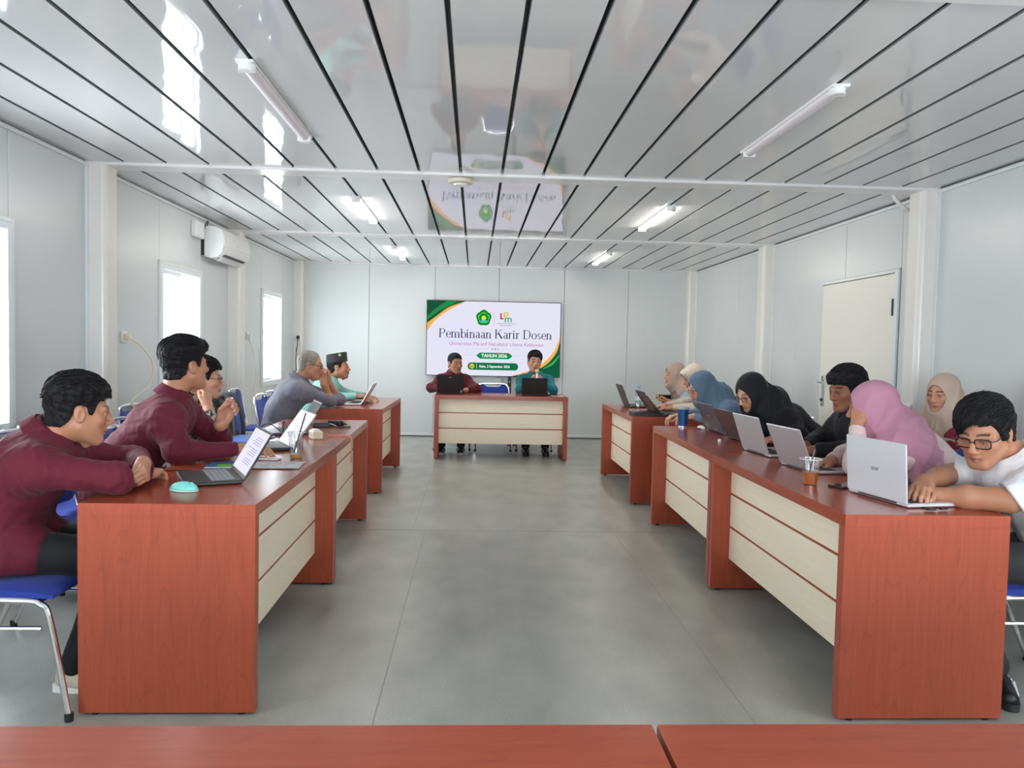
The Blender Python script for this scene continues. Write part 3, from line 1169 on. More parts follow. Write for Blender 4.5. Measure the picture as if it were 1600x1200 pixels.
def head_part(c, R, neck, vx, skin, hs=1.0, ear=True, brow=(0.02, 0.015, 0.012), lip=(0.30, 0.11, 0.09), beard=0.0, wide=1.0, open_mouth=0.0, neck_r=0.056):
    nk = (np.asarray(neck) - np.asarray(c)) @ R / hs
    lo = np.minimum([-0.105, -0.125, -0.14], nk - 0.07)
    hi = np.maximum([0.105, 0.135, 0.14], nk + 0.07)
    F = Field(lo, hi, vx / hs)
    w = wide
    F.ell((0, -0.016, 0.034), (0.074 * w, 0.094, 0.083), 0.0)
    F.ell((0, 0.020, -0.020), (0.064 * w, 0.068, 0.075), 0.03)
    F.ell((0, 0.028, -0.064), (0.047 * w, 0.056, 0.049), 0.03)
    F.ell((0, 0.068, -0.098), (0.022, 0.017, 0.015), 0.025)
    for s in (-1, 1):
        F.cone((s * 0.054 * w, -0.002, -0.052), (s * 0.020, 0.066, -0.098), 0.016, 0.015, 0.028)
        F.ell((s * 0.041 * w, 0.056, -0.022), (0.022, 0.022, 0.018), 0.022)          # cheek bone
        F.cone((s * 0.046 * w, 0.070, 0.020), (s * 0.012, 0.084, 0.019), 0.009, 0.010, 0.014)   # brow
        F.ell((s * 0.031, 0.098, 0.000), (0.018, 0.020, 0.0115), 0.010, op='s')       # socket
        F.ell((s * 0.031, 0.0745, 0.000), (0.0155, 0.0125, 0.0125), 0.004)
        F.cone((s * 0.045, 0.0775, 0.0035), (s * 0.031, 0.0835, 0.0075), 0.0036, 0.0042, 0.004)
        F.cone((s * 0.031, 0.0835, 0.0075), (s * 0.018, 0.0815, 0.0035), 0.0042, 0.0034, 0.004)
        F.cone((s * 0.044, 0.0765, -0.0055), (s * 0.020, 0.0805, -0.0060), 0.0032, 0.0032, 0.005)
    F.cone((0, 0.084, 0.016), (0, 0.1065, -0.024), 0.0075, 0.0105, 0.012)
    F.ell((0, 0.1075, -0.029), (0.0125, 0.0115, 0.0105), 0.008)
    for s in (-1, 1):
        F.ell((s * 0.0125, 0.0985, -0.033), (0.0085, 0.0105, 0.0075), 0.006)
        F.ell((s * 0.0065, 0.1005, -0.0415), (0.0035, 0.0055, 0.0035), 0.003, op='s')
    F.cone((0, 0.086, -0.036), (0, 0.089, -0.055), 0.009, 0.011, 0.012)
    o = open_mouth
    for s in (-1, 1):
        F.cone((s * 0.024, 0.0775, -0.0635), (s * 0.004, 0.0935, -0.0590), 0.0042, 0.0066, 0.004)
        F.cone((s * 0.023, 0.0770, -0.0665 - o), (s * 0.002, 0.0915, -0.0715 - o), 0.0042, 0.0072, 0.004)
    F.cone((-0.021, 0.092, -0.0655 - o / 2), (0.021, 0.092, -0.0655 - o / 2), 0.0022 + o / 2, 0.0022 + o / 2, 0.003, op='s')
    if ear:
        for s in (-1, 1):
            F.ell((s * 0.0765 * w, -0.012, -0.006), (0.0085, 0.0185, 0.031), 0.008, R=np.array([[1, 0, -0.0], [0, 0.97, -0.22], [0, 0.22, 0.97]]))
            F.ell((s * 0.0845 * w, -0.006, -0.006), (0.006, 0.010, 0.018), 0.005, op='s')
    F.cone((0, -0.028, -0.045), nk * np.array([1, 1, 1]), neck_r, neck_r * 1.08, 0.025)
    if beard >= 0:
        F.ell((0, 0.036, -0.118), (0.010, 0.012, 0.014), 0.02)
    v, f = F.surface()
    v = relax(v, f, 1, 0.35)
    x, y, z = v[:, 0], v[:, 1], v[:, 2]
    col = np.tile(np.array(skin), (len(v), 1))

    def mixin(wt, cc):
        nonlocal col
        wt = np.clip(wt, 0, 1)[:, None]
        col = col * (1 - wt) + wt * np.array(cc)
    sk = np.array(skin)
    mixin(0.5 * np.exp(-(((np.abs(x) - 0.042) / 0.02) ** 2 + ((z + 0.026) / 0.02) ** 2)) * (y > 0.03), sk * np.array([1.12, 0.92, 0.86]))
    mixin(0.45 * np.exp(-((x / 0.014) ** 2 + ((z + 0.030) / 0.014) ** 2)) * (y > 0.09), sk * np.array([1.12, 0.9, 0.84]))
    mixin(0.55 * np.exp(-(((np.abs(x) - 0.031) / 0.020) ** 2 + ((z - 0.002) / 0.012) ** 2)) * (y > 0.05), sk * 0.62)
    if beard > 0:
        m1 = np.exp(-((x / 0.028) ** 2 + ((z + 0.050) / 0.0075) ** 2)) * (y > 0.06)
        m2 = np.exp(-((x / 0.024) ** 2 + ((z + 0.098) / 0.017) ** 2)) * (y > 0.03)
        m3 = 0.45 * np.exp(-((z + 0.085) / 0.03) ** 2) * (y > -0.01) * (z < -0.04) * (np.abs(x) > 0.02)
        mixin(beard * np.maximum(np.maximum(m1, m2), m3), (0.02, 0.016, 0.014))
    lw = np.exp(-(((z + 0.0655 + o / 2) / (0.0095 + o / 2)) ** 4 + (x / 0.0235) ** 4)) * (y > 0.068)
    mixin(0.85 * lw, lip)
    mixin(0.8 * np.exp(-(((z + 0.0655 + o / 2) / (0.002 + o / 2)) ** 2 + (x / 0.022) ** 4)) * (y > 0.068) * (y < 0.0925 if o == 0 else 1), np.array(lip) * 0.25)
    bz = 0.0255 + 0.004 * np.cos((np.abs(x) - 0.030) / 0.02 * 1.2)
    mixin(0.9 * np.exp(-(((z - bz) / 0.0042) ** 4)) * (np.abs(x) > 0.011) * (np.abs(x) < 0.051) * (y > 0.045), brow)
    mixin(0.85 * np.exp(-(((z - 0.0045 - 0.003 * np.cos((np.abs(x) - 0.031) / 0.012)) / 0.0022) ** 2)) * (np.abs(np.abs(x) - 0.031) < 0.0155) * (y > 0.06), (0.02, 0.014, 0.012))
    return v @ R.T * hs + np.asarray(c), f, col


def skin_body(name, parts, parent):
    v, f, c = join_parts(parts)
    return link(name, np_mesh(name, v, f, c), M_SKIN, parent)


M_SKIN = mat('skin', (0.4, 0.2, 0.13), 0.46, attr=True, spec=0.4, bump=(260, 0.12, 0.001, (1, 1, 1)))
M_HAIR = mat('hair_black', (0.009, 0.008, 0.009), 0.6, spec=0.2, bump=[(70, 0.7, 0.004, (1, 1, 0.3)), (260, 0.7, 0.003, (1, 1, 0.4))])
M_HAIRG = mat('hair_grey', (0.20, 0.175, 0.15), 0.55, bump=[(110, 0.8, 0.004, (1, 1, 0.3))])
M_LENS = glass_mat('spectacle_lens', (0.97, 0.98, 1.0), 0.10, 0.03)


def eye_objs(c, R, hs, look, parent):
    for s in (-1, 1):
        n, m = 14, 18
        V_, C_ = [], []
        F_ = []
        r = 0.0118 * hs
        ec = np.asarray(c) + R @ (np.array([s * 0.031, 0.0752, 0.0005]) * hs)
        for i in range(n + 1):
            th = PI * i / n
            for j in range(m):
                ph = 2 * PI * j / m
                V_.append(np.array([math.sin(th) * math.cos(ph), math.cos(th), math.sin(th) * math.sin(ph)]))
        V_ = np.array(V_)
        d = unit(np.array([look[0], 1, look[1]]))
        s_, u_, _ = frame_from(d)
        P = V_ @ np.stack([s_, d, u_], 0)
        cs = V_[:, 1]
        col = np.where(cs[:, None] > 0.955, (0.004, 0.003, 0.003), np.where(cs[:, None] > 0.84, (0.035, 0.016, 0.010), (0.62, 0.58, 0.55)))
        F_ = np.array([(i * m + j, i * m + (j + 1) % m, (i + 1) * m + (j + 1) % m, (i + 1) * m + j) for i in range(n) for j in range(m)])
        link('eye', np_mesh('eye', P @ R.T * r + ec, F_, col), M_EYE, parent)


M_EYE = mat('eye', (0.7, 0.7, 0.7), 0.12, attr=True)


def ellf(P, c, r):
    q = (P - np.asarray(c, np.float32)) / np.asarray(r, np.float32)
    k0 = np.sqrt((q * q).sum(-1))
    k1 = np.sqrt(((q / np.asarray(r, np.float32)) ** 2).sum(-1)) + 1e-9
    return k0 * (k0 - 1) / k1


def smin(a, b, k):
    h = np.clip(0.5 + 0.5 * (a - b) / k, 0, 1)
    return a * (1 - h) + b * h - k * h * (1 - h)


def hair_obj(c, R, hs, vx, parent, style, m, w=1.0):
    """style: top, side, back thickness; line = hairline points (y, z); fringe"""
    F = Field((-0.125, -0.15, -0.12), (0.125, 0.15, 0.175), vx / hs)
    P = np.stack(np.broadcast_arrays(F.ax[0][:, None, None], F.ax[1][None, :, None], F.ax[2][None, None, :]), -1)
    x, y, z = P[..., 0], P[..., 1], P[..., 2]
    base = ellf(P, (0, -0.016, 0.034), (0.074 * w, 0.094, 0.083))
    base = smin(base, ellf(P, (0, 0.020, -0.020), (0.064 * w, 0.066, 0.075)), 0.03)
    base = smin(base, ellf(P, (0, -0.03, -0.045), (0.060 * w, 0.066, 0.06)), 0.03)
    tz = np.clip((z - 0.03) / 0.06, 0, 1)
    th = style['side'] + (style['top'] - style['side']) * tz + (style.get('front', 0)) * np.clip((y - 0.03) / 0.05, 0, 1) * tz
    th = th + style.get('back', 0) * np.clip((-y - 0.03) / 0.06, 0, 1) * (1 - tz)
    rs = np.random.RandomState(style.get('seed', 1))
    nz = 0
    for _ in range(7):
        k = rs.normal(size=3) * style.get('freq', 150) * np.array([1, 0.8, 0.5])
        nz = nz + np.sin(x * k[0] + y * k[1] + z * k[2] + rs.uniform(0, 6) + np.sin(60 * x + 50 * z))
    th = th + style.get('rough', 0.0016) * nz / 2.2
    F.D[:] = base - th
    for _ in range(style.get('tufts', 90)):
        u = rs.normal(size=3)
        u[2] = abs(u[2]) * 0.9 + 0.05
        u = unit(u)
        q = np.array([0, -0.016, 0.034]) + u * (np.array([0.074 * w, 0.094, 0.083]) + style['top'] * 0.62 * max(u[2], 0.3))
        sw_ = np.asarray(style.get('sweep', (0.2, 0.8, 0.1))) + rs.normal(size=3) * 0.35
        sw_ = unit(sw_ - u * (sw_ @ u) * 0.8 + u * 0.25)
        F.cone(q - sw_ * 0.014, q + sw_ * 0.022, 0.0085, 0.0035, 0.004)
    d = F.D.copy()
    ly, lz = zip(*style['line'])
    line = np.interp(y, ly, lz).astype(np.float32)
    if 'part' in style:        # sideways-swept fringe hanging over the brow
        line = line - style['part'] * np.exp(-((x - style['part_x']) / style.get('part_w', 0.035)) ** 2) * (y > 0.045)
    line = line + 0.002 * np.sin(x * 300 + 2) + 0.0015 * np.sin(y * 420)
    cut = (line - z) * 0.8
    inner = -(base + 0.012)
    F.D[:] = np.maximum(np.maximum(d, cut), inner)
    v, f = F.surface()
    v = relax(v, f, 1, 0.3)
    ho = link('hair', np_mesh('hair', v @ R.T * hs + np.asarray(c), f), m, parent)
    nl = style.get('locks', 0)
    if nl:
        lk = MB()
        cc, rad = np.array([0, -0.016, 0.034]), np.array([0.074 * w, 0.094, 0.083])
        swp = np.asarray(style.get('sweep', (0.2, 0.8, 0.1)), float)
        for _ in range(nl):
            u = unit(rs.normal(size=3) * np.array([1, 1, 0.8]) + np.array([0, -0.15, 0.55]))
            dirn = swp + rs.normal(size=3) * 0.22
            pts, ok = [], True
            q = u.copy()
            for i in range(7):
                tz_ = min(1, max(0, (q[2] * rad[2] + cc[2] - 0.03) / 0.06))
                t_ = style['side'] + (style['top'] - style['side']) * tz_
                P3 = cc + q * (rad + t_ + 0.0025 + 0.0012 * i * rs.uniform(0, 1))
                lim = np.interp(P3[1], ly, lz) - (0.012 if P3[1] > 0.045 else 0.0)
                if 'part' in style and P3[1] > 0.045:
                    lim -= style['part'] * math.exp(-((P3[0] - style['part_x']) / style.get('part_w', 0.035)) ** 2)
                if P3[2] < lim + 0.004:
                    break
                pts.append(P3)
                tang = dirn - q * (dirn @ q)
                tang = tang + np.array([0, 0, -0.35]) * (1 - max(0, q[2]))
                q = unit(q + unit(tang) * 0.14)
            if len(pts) > 2:
                k_ = len(pts)
                lk.tube([np.asarray(c) + R @ (p_ * hs) for p_ in pts], [0.0042 * (1 - 0.75 * i / (k_ - 1)) for i in range(k_)], 5)
        lo_ = lk.build('hair_locks', m, ho, smooth=60)
        lo_['kind'] = 'stuff'
    return ho


LINE_M = [(-0.13, -0.062), (-0.06, -0.058), (-0.040, -0.035), (-0.028, 0.005), (-0.012, 0.026), (0.010, 0.022), (0.018, -0.004), (0.032, -0.006), (0.042, 0.035), (0.055, 0.055), (0.075, 0.062), (0.13, 0.066)]


def hijab_obj(c, R, hs, neck, shl, shr, chest, vx, parent, m, seed, drape=None, peak=0.0, open_r=(0.0595, 0.084), fold=0.005, extra=()):
    """hood round the face opening that falls over the shoulders"""
    c = np.asarray(c)
    inv = lambda q: (np.asarray(q) - c) @ R / hs
    pts = [inv(q) for q in (shl, shr, chest, neck)] + [inv(b) for _, b, _, _ in extra] + [np.array([0, 0, 0.14]), np.array([0, 0.125, 0.0]), np.array([0, -0.15, 0])]
    lo, hi = np.min(pts, 0) - 0.11, np.max(pts, 0) + 0.11
    F = Field(lo, hi, vx / hs)
    F.ell((0, -0.016, 0.030), (0.092, 0.112, 0.102), 0.0)
    F.ell((0, 0.016, -0.036), (0.079, 0.084, 0.086), 0.04)
    F.ell((0, 0.026, -0.092), (0.060, 0.064, 0.046), 0.035)
    if peak:
        F.cone((-0.045, 0.070, 0.062), (0.045, 0.070, 0.062), 0.03 + peak, 0.03 + peak, 0.03)
    n_, cl, cr, ch = inv(neck), inv(shl), inv(shr), inv(chest)
    F.cone((0, -0.03, -0.05), n_, 0.090, 0.104, 0.05)
    F.cone((0, 0.035, -0.105), n_ * 0.5 + ch * 0.5, 0.064, 0.098, 0.06)
    for q in (cl, cr):
        F.cone(n_ * 0.9 + q * 0.1, q, 0.105, 0.098, 0.06)
    F.cone(n_ * 0.5 + ch * 0.5, ch, 0.118, 0.112, 0.07, unit(cr - cl), 1.5)
    for a, b, ra, rb in extra:
        F.cone(inv(a), inv(b), ra, rb, 0.05)
    if fold:
        fn = folds(seed, fold, (0.055, 0.12), 4, (1, 1, 0.35))

        def fx(p):
            a = np.arctan2(p[:, 0], -p[:, 2] - 0.02)
            r = np.sqrt(p[:, 0] ** 2 + p[:, 2] ** 2)
            low = np.clip((-p[:, 2] - 0.02) / 0.10, 0, 1)
            b_ = np.arctan2(p[:, 0], p[:, 1] - 0.06)
            wv = np.abs(np.sin(b_ * 6.5 + 3 * p[:, 2] + 0.6 * np.sin(p[:, 2] * 16 + seed) + seed)) ** 0.6 - 0.55
            ring = wv * 0.014 * np.clip((-p[:, 2] - 0.13) / 0.08, 0, 1)
            sw_ = np.abs(np.sin(p[:, 1] * 34 + p[:, 2] * 20 + 0.8 * np.sin(p[:, 0] * 25 + seed) + seed)) ** 0.6 - 0.55
            ring = ring + sw_ * 0.011 * np.clip((-p[:, 1] + 0.075) / 0.08, 0, 1) * np.clip((0.09 - p[:, 2]) / 0.08, 0, 1)
            face = np.clip((p[:, 1] - 0.05) / 0.04, 0, 1) * (p[:, 2] > -0.12)
            return (fn(p) * (0.35 + 0.9 * low) + ring) * (1 - 0.8 * face)
        F.ridge(fx)
    s, X, Y, Z = F.blk((-0.12, -0.02, -0.16), (0.12, 0.25, 0.14))
    zc = -0.016
    rr = np.where(Z > zc, open_r[1] * 1.0, open_r[1])
    o = (np.sqrt((X / open_r[0]) ** 2 + ((Z - zc) / rr) ** 2) - 1) * open_r[0]
    o = np.maximum(o, 0.012 - Y + 0.35 * np.maximum(0, zc - Z) * 0)
    F.put(s, o, 0.006, 's')
    v, f = F.surface()
    v = relax(v, f, 2, 0.4)
    return link('hijab', np_mesh('hijab', v @ R.T * hs + c, f), m, parent)


def glasses_obj(c, R, hs, parent, m, rect=True, r=0.0016, w=0.026, h=0.018, y=0.098, z=-0.001, lens=True):
    c = np.asarray(c)
    T = lambda p: c + R @ (np.asarray(p) * hs)
    g = MB()
    lm = MB()
    for s in (-1, 1):
        ring = []
        for k in range(24):
            a = 2 * PI * k / 24
            ca, sa = math.cos(a), math.sin(a)
            e = 0.5 if rect else 0.85
            px = w * math.copysign(abs(ca) ** e, ca)
            pz = h * math.copysign(abs(sa) ** e, sa)
            ring.append(T((s * 0.033 + px, y - 0.004 * ((s * 0.033 + px) / 0.05) ** 2, z + pz)))
        g.tube(ring, r * hs, 6, closed=True)
        lm.add(ring, [tuple(range(24))])
        g.tube([T((s * (0.033 + w), y - 0.006, z + h * 0.5)), T((s * 0.072, y - 0.02, z + h * 0.45)), T((s * 0.080, 0.0, z + 0.010)), T((s * 0.082, -0.018, z + 0.004)), T((s * 0.081, -0.030, z - 0.014))], r * 0.95 * hs, 6)
    g.tube([T((-0.033 + w, y, z + 0.004)), T((0, y + 0.004, z + 0.008)), T((0.033 - w, y, z + 0.004))], r * hs, 6)
    o = g.build('eyeglasses', m, parent, smooth=60)
    lm.build('lens', M_LENS, o, smooth=0)
    return o


def cloth_mat(name, color, rough=0.75, fine=0.25, sheen=0.06, c2=None):
    return mat(name, color, rough, sheen=sheen, spec=0.25, bump=[(11, 0.5, 0.025, (1, 1, 0.6)), (500, fine, 0.001, (1, 1, 1))], var=(30, 0.9, (1, 1, 1), c2 or tuple(q * 0.86 for q in color)))


M_TROUSER = cloth_mat('black_trouser', (0.014, 0.014, 0.016))
SKIN_A, SKIN_B, SKIN_C = S(160, 105, 80), S(182, 128, 100), S(205, 152, 124)


def shoe(ankle, fdir, parent, m_up, m_sole, vx=0.007, stripe=False):
    fd = unit([fdir[0], fdir[1], 0])
    sd = np.array([fd[1], -fd[0], 0])
    a = np.array([ankle[0], ankle[1], 0.0])
    R = np.stack([sd, fd, np.array([0, 0, 1.0])], 1)
    F = Field((-0.07, -0.10, 0.004), (0.07, 0.22, 0.13), vx)
    F.cone((0, -0.03, 0.05), (0, 0.05, 0.045), 0.036, 0.040, 0.0, (1, 0, 0), 1.0)
    F.cone((0, 0.04, 0.045), (0.004, 0.15, 0.036), 0.040, 0.030, 0.03, (1, 0, 0), 1.25)
    F.cone((0, -0.025, 0.05), (0, -0.02, 0.095), 0.036, 0.038, 0.02)
    F.D[:, :, :] = np.maximum(F.D, (0.024 - F.ax[2])[None, None, :])
    v, f = F.surface()
    o = link('shoe', np_mesh('shoe', v @ R.T + a, f), m_up, parent)
    s = MB()
    out = []
    for k in range(28):
        t = 2 * PI * k / 28
        yy = 0.055 + 0.135 * math.sin(t)
        ww = (0.034 + 0.012 * (yy > 0.05) * min(1, (yy - 0.05) / 0.06)) * abs(math.cos(t)) ** 0.75 * (1 if math.cos(t) > 0 else -1)
        out.append((ww, yy))
    s.prism(out[::-1], a + np.array([0, 0, 0.001]), sd, fd, (0, 0, 1), 0.027)
    s.build('sole', m_sole, o)
    if stripe:
        st = MB()
        for k in range(3):
            for e in (-1, 1):
                st.tube([a + R @ np.array([e * 0.047, 0.045 + 0.028 * k, 0.03]), a + R @ np.array([e * 0.036, 0.025 + 0.028 * k, 0.078])], 0.006, 6)
        st.build('stripes', M_WHITE, o)
    return o


def person(label, hip, neck, head, look, yaw, arms, top, skin=SKIN_A, s=1.0, hs=1.0, vx=0.005, vc=0.008, up=None, hair=None, hijab=None,
           glasses=None, sleeve='long', beard=0.0, trouser=None, shoes=None, seed=1, bow=0.04, fold=0.005, build=1.0, wide=1.0, eye_look=(0, 0), open_mouth=0.0,
           collar=True, cuff_back=0.0, knee_dx=(0.0, 0.0), foot_dx=(0.05, 0.05), hem=0.10, ear=True, lip=(0.30, 0.11, 0.09), loose=0.0, shrug=0.0, foot_dir=None, long_top=False, hair_mat=None):
    hip, neck, head = (np.asarray(q, float) for q in (hip, neck, head))
    root = thing('person', label, 'person', (hip[0], hip[1], 0))
    off = Vector((-hip[0], -hip[1], 0))
    ya = math.radians(yaw)
    fwd = np.array([math.cos(ya), math.sin(ya), 0])
    side = np.array([math.sin(ya), -math.cos(ya), 0])      # person's right
    sp = unit(neck - hip)
    bk = unit(np.cross(side, sp))                          # points backward or forward
    if bk @ fwd > 0:
        bk = -bk
    waist = hip + (neck - hip) * 0.36 + bk * (bow * 0.6 - 0.012)
    chest = hip + (neck - hip) * 0.70 + bk * (bow * 0.8 - 0.055)
    shc = neck - sp * 0.085 * s + np.array([0, 0, shrug]) - bk * 0.035
    sw = 0.172 * s
    # ---- arms
    A = {}
    for key, sg in (('R', 1), ('L', -1)):
        a = arms[key]
        sh = shc + side * sg * sw + fwd * a.get('sh_f', 0.0) + np.array([0, 0, a.get('sh_z', -0.022)])
        w = np.asarray(a['wrist'], float)
        el = np.asarray(a['elbow'], float) if 'elbow' in a else ik(sh, w, 0.285 * s, 0.25 * s, a.get('hint', -np.array([0, 0, 1.0]) + side * sg * 0.5))
        A[key] = (sh, el, w, a)
    # ---- legs
    legs = {}
    for i, sg in enumerate((1, -1)):
        h_ = hip + side * sg * 0.09 * s - np.array([0, 0, 0.015])
        kn = h_ + fwd * 0.40 * s + side * sg * 0.03 + side * knee_dx[i]
        kn[2] = 0.50 * s
        an = kn + fwd * foot_dx[i]
        an[2] = 0.085
        legs[sg] = (h_, kn, an)
    # ---- skin
    R_y = unit(look)
    upv = np.asarray(up if up is not None else (0, 0, 1.0), float)
    upv = unit(upv - R_y * (upv @ R_y))
    R_x = np.cross(R_y, upv)
    R = np.stack([R_x, R_y, upv], 1)
    parts = [head_part(head, R, neck - sp * 0.03, vx, skin, hs, ear=ear, beard=beard, wide=wide, open_mouth=open_mouth, lip=lip, neck_r=0.054 * build ** 0.5)]
    for key, sg in (('R', 1), ('L', -1)):
        sh, el, w, a = A[key]
        if a.get('hand', True):
            parts.append(hand_part(w, a['dir'], a['palm'], -sg, a.get('curl', 'relax'), el, a.get('vx', vx), skin, a.get('sc', s), bare=(sleeve == 'short'), fr=a.get('fr', (0.043, 0.026))))
    lo = np.min([hip, neck, head] + [q for k in A for q in A[k][:3]] + [q for k in legs for q in legs[k]], 0) - 0.2
    hi = np.max([hip, neck, head] + [q for k in A for q in A[k][:3]] + [q for k in legs for q in legs[k]], 0) + 0.2
    F = Field(lo, hi, 0.013)
    F.cone(hip, waist, 0.092, 0.088, 0.03, side, 1.35).cone(waist, chest, 0.088, 0.098, 0.05, side, 1.35).cone(chest, neck, 0.092, 0.05, 0.05, side, 1.3)
    for key in 'RL':
        sh, el, w, a = A[key]
        F.cone(sh, el, 0.045, 0.036, 0.04).cone(el, w, 0.035, 0.022, 0.02)
    for q in legs.values():
        F.cone(q[0], q[1], 0.072, 0.050, 0.03).cone(q[1], q[2], 0.048, 0.033, 0.02)
        F.cone(q[2], q[2] + fwd * 0.12 - np.array([0, 0, 0.04]), 0.03, 0.022, 0.02)
    v, f = F.surface()
    parts.append((v, f, np.tile(np.array(skin), (len(v), 1))))
    body = skin_body('body', parts, root)
    if vx < 0.0065:
        eye_objs(head, R, hs, eye_look, root)
    # ---- top
    b = build
    lo2 = lo + 0.04
    lo2[2] = hip[2] - 0.24
    F = Field(lo2, hi, vc)
    ls = loose
    F.cone(hip - sp * hem * 0.4, waist, 0.122 * b + ls, 0.116 * b + ls, 0.03, side, 1.36)
    F.cone(waist, chest, 0.116 * b + ls, 0.122 * b + ls * 0.6, 0.06, side, 1.36)
    F.cone(chest, shc, 0.118 * b + ls * 0.5, 0.078 * b, 0.06, side, 1.45)
    F.cone(shc + side * sw * 0.85, shc - side * sw * 0.85, 0.062 * b, 0.062 * b, 0.07)
    F.cone(shc, neck + sp * 0.01, 0.078, 0.060, 0.08)
    for key in 'RL':
        sh, el, w, a = A[key]
        r1, r2, r3 = 0.060 * b + ls * 0.6, 0.052 * b + ls * 0.7, 0.037 + ls * 0.5
        if sleeve == 'short':
            cut = sh + (el - sh) * 0.62
            F.cone(sh, cut, r1 + 0.004, r2 + 0.014, 0.05)
        else:
            we = w + unit(el - w) * (0.012 + cuff_back)
            F.cone(sh, el, r1, r2, 0.085).cone(el, we, r2, r3, 0.04)
            u_ = unit(w - el)
            F.cone(we + u_ * (r3 * 1.0 + 0.018), we + u_ * (r3 + 0.11), r3 + 0.022, r3 + 0.04, 0.003, op='s')
    if hem > 0.05 or long_top:
        for q in legs.values():
            t = 0.55 if long_top else 0.28
            F.cone(q[0] + np.array([0, 0, 0.0]), q[0] + (q[1] - q[0]) * t, 0.100 * b + ls, 0.092 * b + ls, 0.05)
    F.ridge(folds(seed, fold, (0.06, 0.17), 6))
    F.ridge(folds(seed + 50, fold * 0.4, (0.028, 0.055), 4))

    def creases(p):
        o = np.zeros(len(p))
        for key in 'RL':
            sh, el, w, a = A[key]
            for c_, ax_, rad, wl, am in ((el, unit(w - sh), 0.085, 0.034, 0.0042), (sh, unit(el - shc), 0.12, 0.050, 0.0045), (w, unit(el - w), 0.07, 0.026, 0.0028)):
                if sleeve == 'short' and c_ is not sh:
                    continue
                q = p - c_
                r = np.linalg.norm(q, axis=1)
                t = q @ ax_ + 0.012 * np.sin(q @ np.array([38.0, 31.0, 45.0]) + seed)
                o += am * np.exp(-(r / rad) ** 2) * (np.abs(np.sin(PI * t / wl)) ** 0.7 - 0.5) * 1.4
        q = p - waist
        o += 0.004 * np.exp(-(np.linalg.norm(q, axis=1) / 0.22) ** 2) * (np.abs(np.sin(PI * (q @ sp + 0.02 * np.sin(q @ side * 22 + seed)) / 0.055)) ** 0.7 - 0.5)
        return o * (fold / 0.005)
    F.ridge(creases)
    if sleeve == 'short':
        for key in 'RL':
            sh, el, w, a = A[key]
            d = unit(el - sh)
            cut = sh + d * np.linalg.norm(el - sh) * 0.62
            sl, X, Y, Z = F.blk(cut - 0.16, cut + 0.16)
            pl = (X - cut[0]) * d[0] + (Y - cut[1]) * d[1] + (Z - cut[2]) * d[2] - 0.02
            rad = np.sqrt((X - cut[0]) ** 2 + (Y - cut[1]) ** 2 + (Z - cut[2]) ** 2) - 0.115
            F.put(sl, np.maximum(-pl, rad), 0.0, 's')
    hd = unit(head - neck)
    if collar and hijab is None:
        F.cone(neck + hd * 0.03, neck + hd * 0.14, 0.060, 0.075, 0.006, op='s')
        F.cone(neck + fwd * 0.085 + hd * 0.05, neck + fwd * 0.105 - sp * 0.05, 0.024, 0.010, 0.006, op='s')
        na = unit(hd * 0.55 + sp * 0.45)
        nf = unit(fwd - na * (fwd @ na))
        ns = np.cross(na, nf)
        rows = [[] for _ in range(7)]
        for q in range(41):
            a = math.radians(16 + 328 * q / 40)
            fr_ = max(0.0, math.cos(a)) ** 3
            e = math.cos(a) * nf + math.sin(a) * ns
            wob = 0.003 * math.sin(5 * a + seed)
            for i, (rr, hh) in enumerate(((0.066, -0.03), (0.0655, 0.015), (0.066, 0.036), (0.070, 0.040), (0.077, 0.034 - 0.006 * fr_), (0.086 + wob, 0.012 - 0.02 * fr_), (0.095 + wob * 1.5 + 0.012 * fr_, -0.012 - 0.038 * fr_))):
                rows[i].append(neck + na * (hh - 0.010 - 0.012 * fr_) + e * rr * (1.0 if build < 1.03 else 1.04))
        MB().grid(rows).build('collar', top, root, smooth=70)
    elif hijab is None:
        F.cone(neck + sp * 0.015, neck + hd * 0.15, 0.064, 0.085, 0.01, op='s')
    # flat underside where the shirt meets the seat
    F.D[:, :, :] = np.maximum(F.D, (0.474 - F.ax[2])[None, None, :])
    v, f = F.surface()
    v = relax(v, f, 1, 0.4)
    link('shirt' if sleeve != 'jacket' else 'jacket', np_mesh('shirt', v, f), top, root)
    # ---- trousers
    F = Field(np.min([q for k in legs for q in legs[k]], 0) - 0.16, np.max([q for k in legs for q in legs[k]], 0) + 0.16, 0.011)
    for q in legs.values():
        F.cone(q[0], q[1], 0.090, 0.068, 0.03).cone(q[1], q[2] + np.array([0, 0, 0.02]), 0.064, 0.052, 0.03)
    F.cone(hip + side * 0.06, hip - side * 0.06, 0.105, 0.105, 0.04)
    F.ridge(folds(seed + 9, 0.004, (0.06, 0.15), 4))
    F.D[:, :, :] = np.maximum(F.D, (0.058 - F.ax[2])[None, None, :])
    v, f = F.surface()
    link('trousers', np_mesh('trousers', v, f), trouser or M_TROUSER, root)
    up_m, sole_m = shoes or (M_BLACK, M_DARK)
    for q in legs.values():
        shoe(q[2], fwd if foot_dir is None else foot_dir, root, up_m, sole_m, stripe=(shoes is not None and len(label) > 0 and 'white T-shirt' in label))
    # ---- head wear
    if hair:
        hair_obj(head, R, hs, max(vx, 0.0035), root, hair, hair_mat or M_HAIR, wide)
    if hijab:
        hj = dict(hijab)
        mm = hj.pop('mat')
        ex = hj.pop('extra', ())
        dl, dr, dc = hj.pop('shl', 0.85), hj.pop('shr', 0.85), hj.pop('chest', 0.26)
        hijab_obj(head, R, hs, neck, shc - side * sw * dl, shc + side * sw * dr, shc - sp * dc + fwd * 0.072, max(vx, 0.0045), root, mm, seed, extra=ex, **hj)
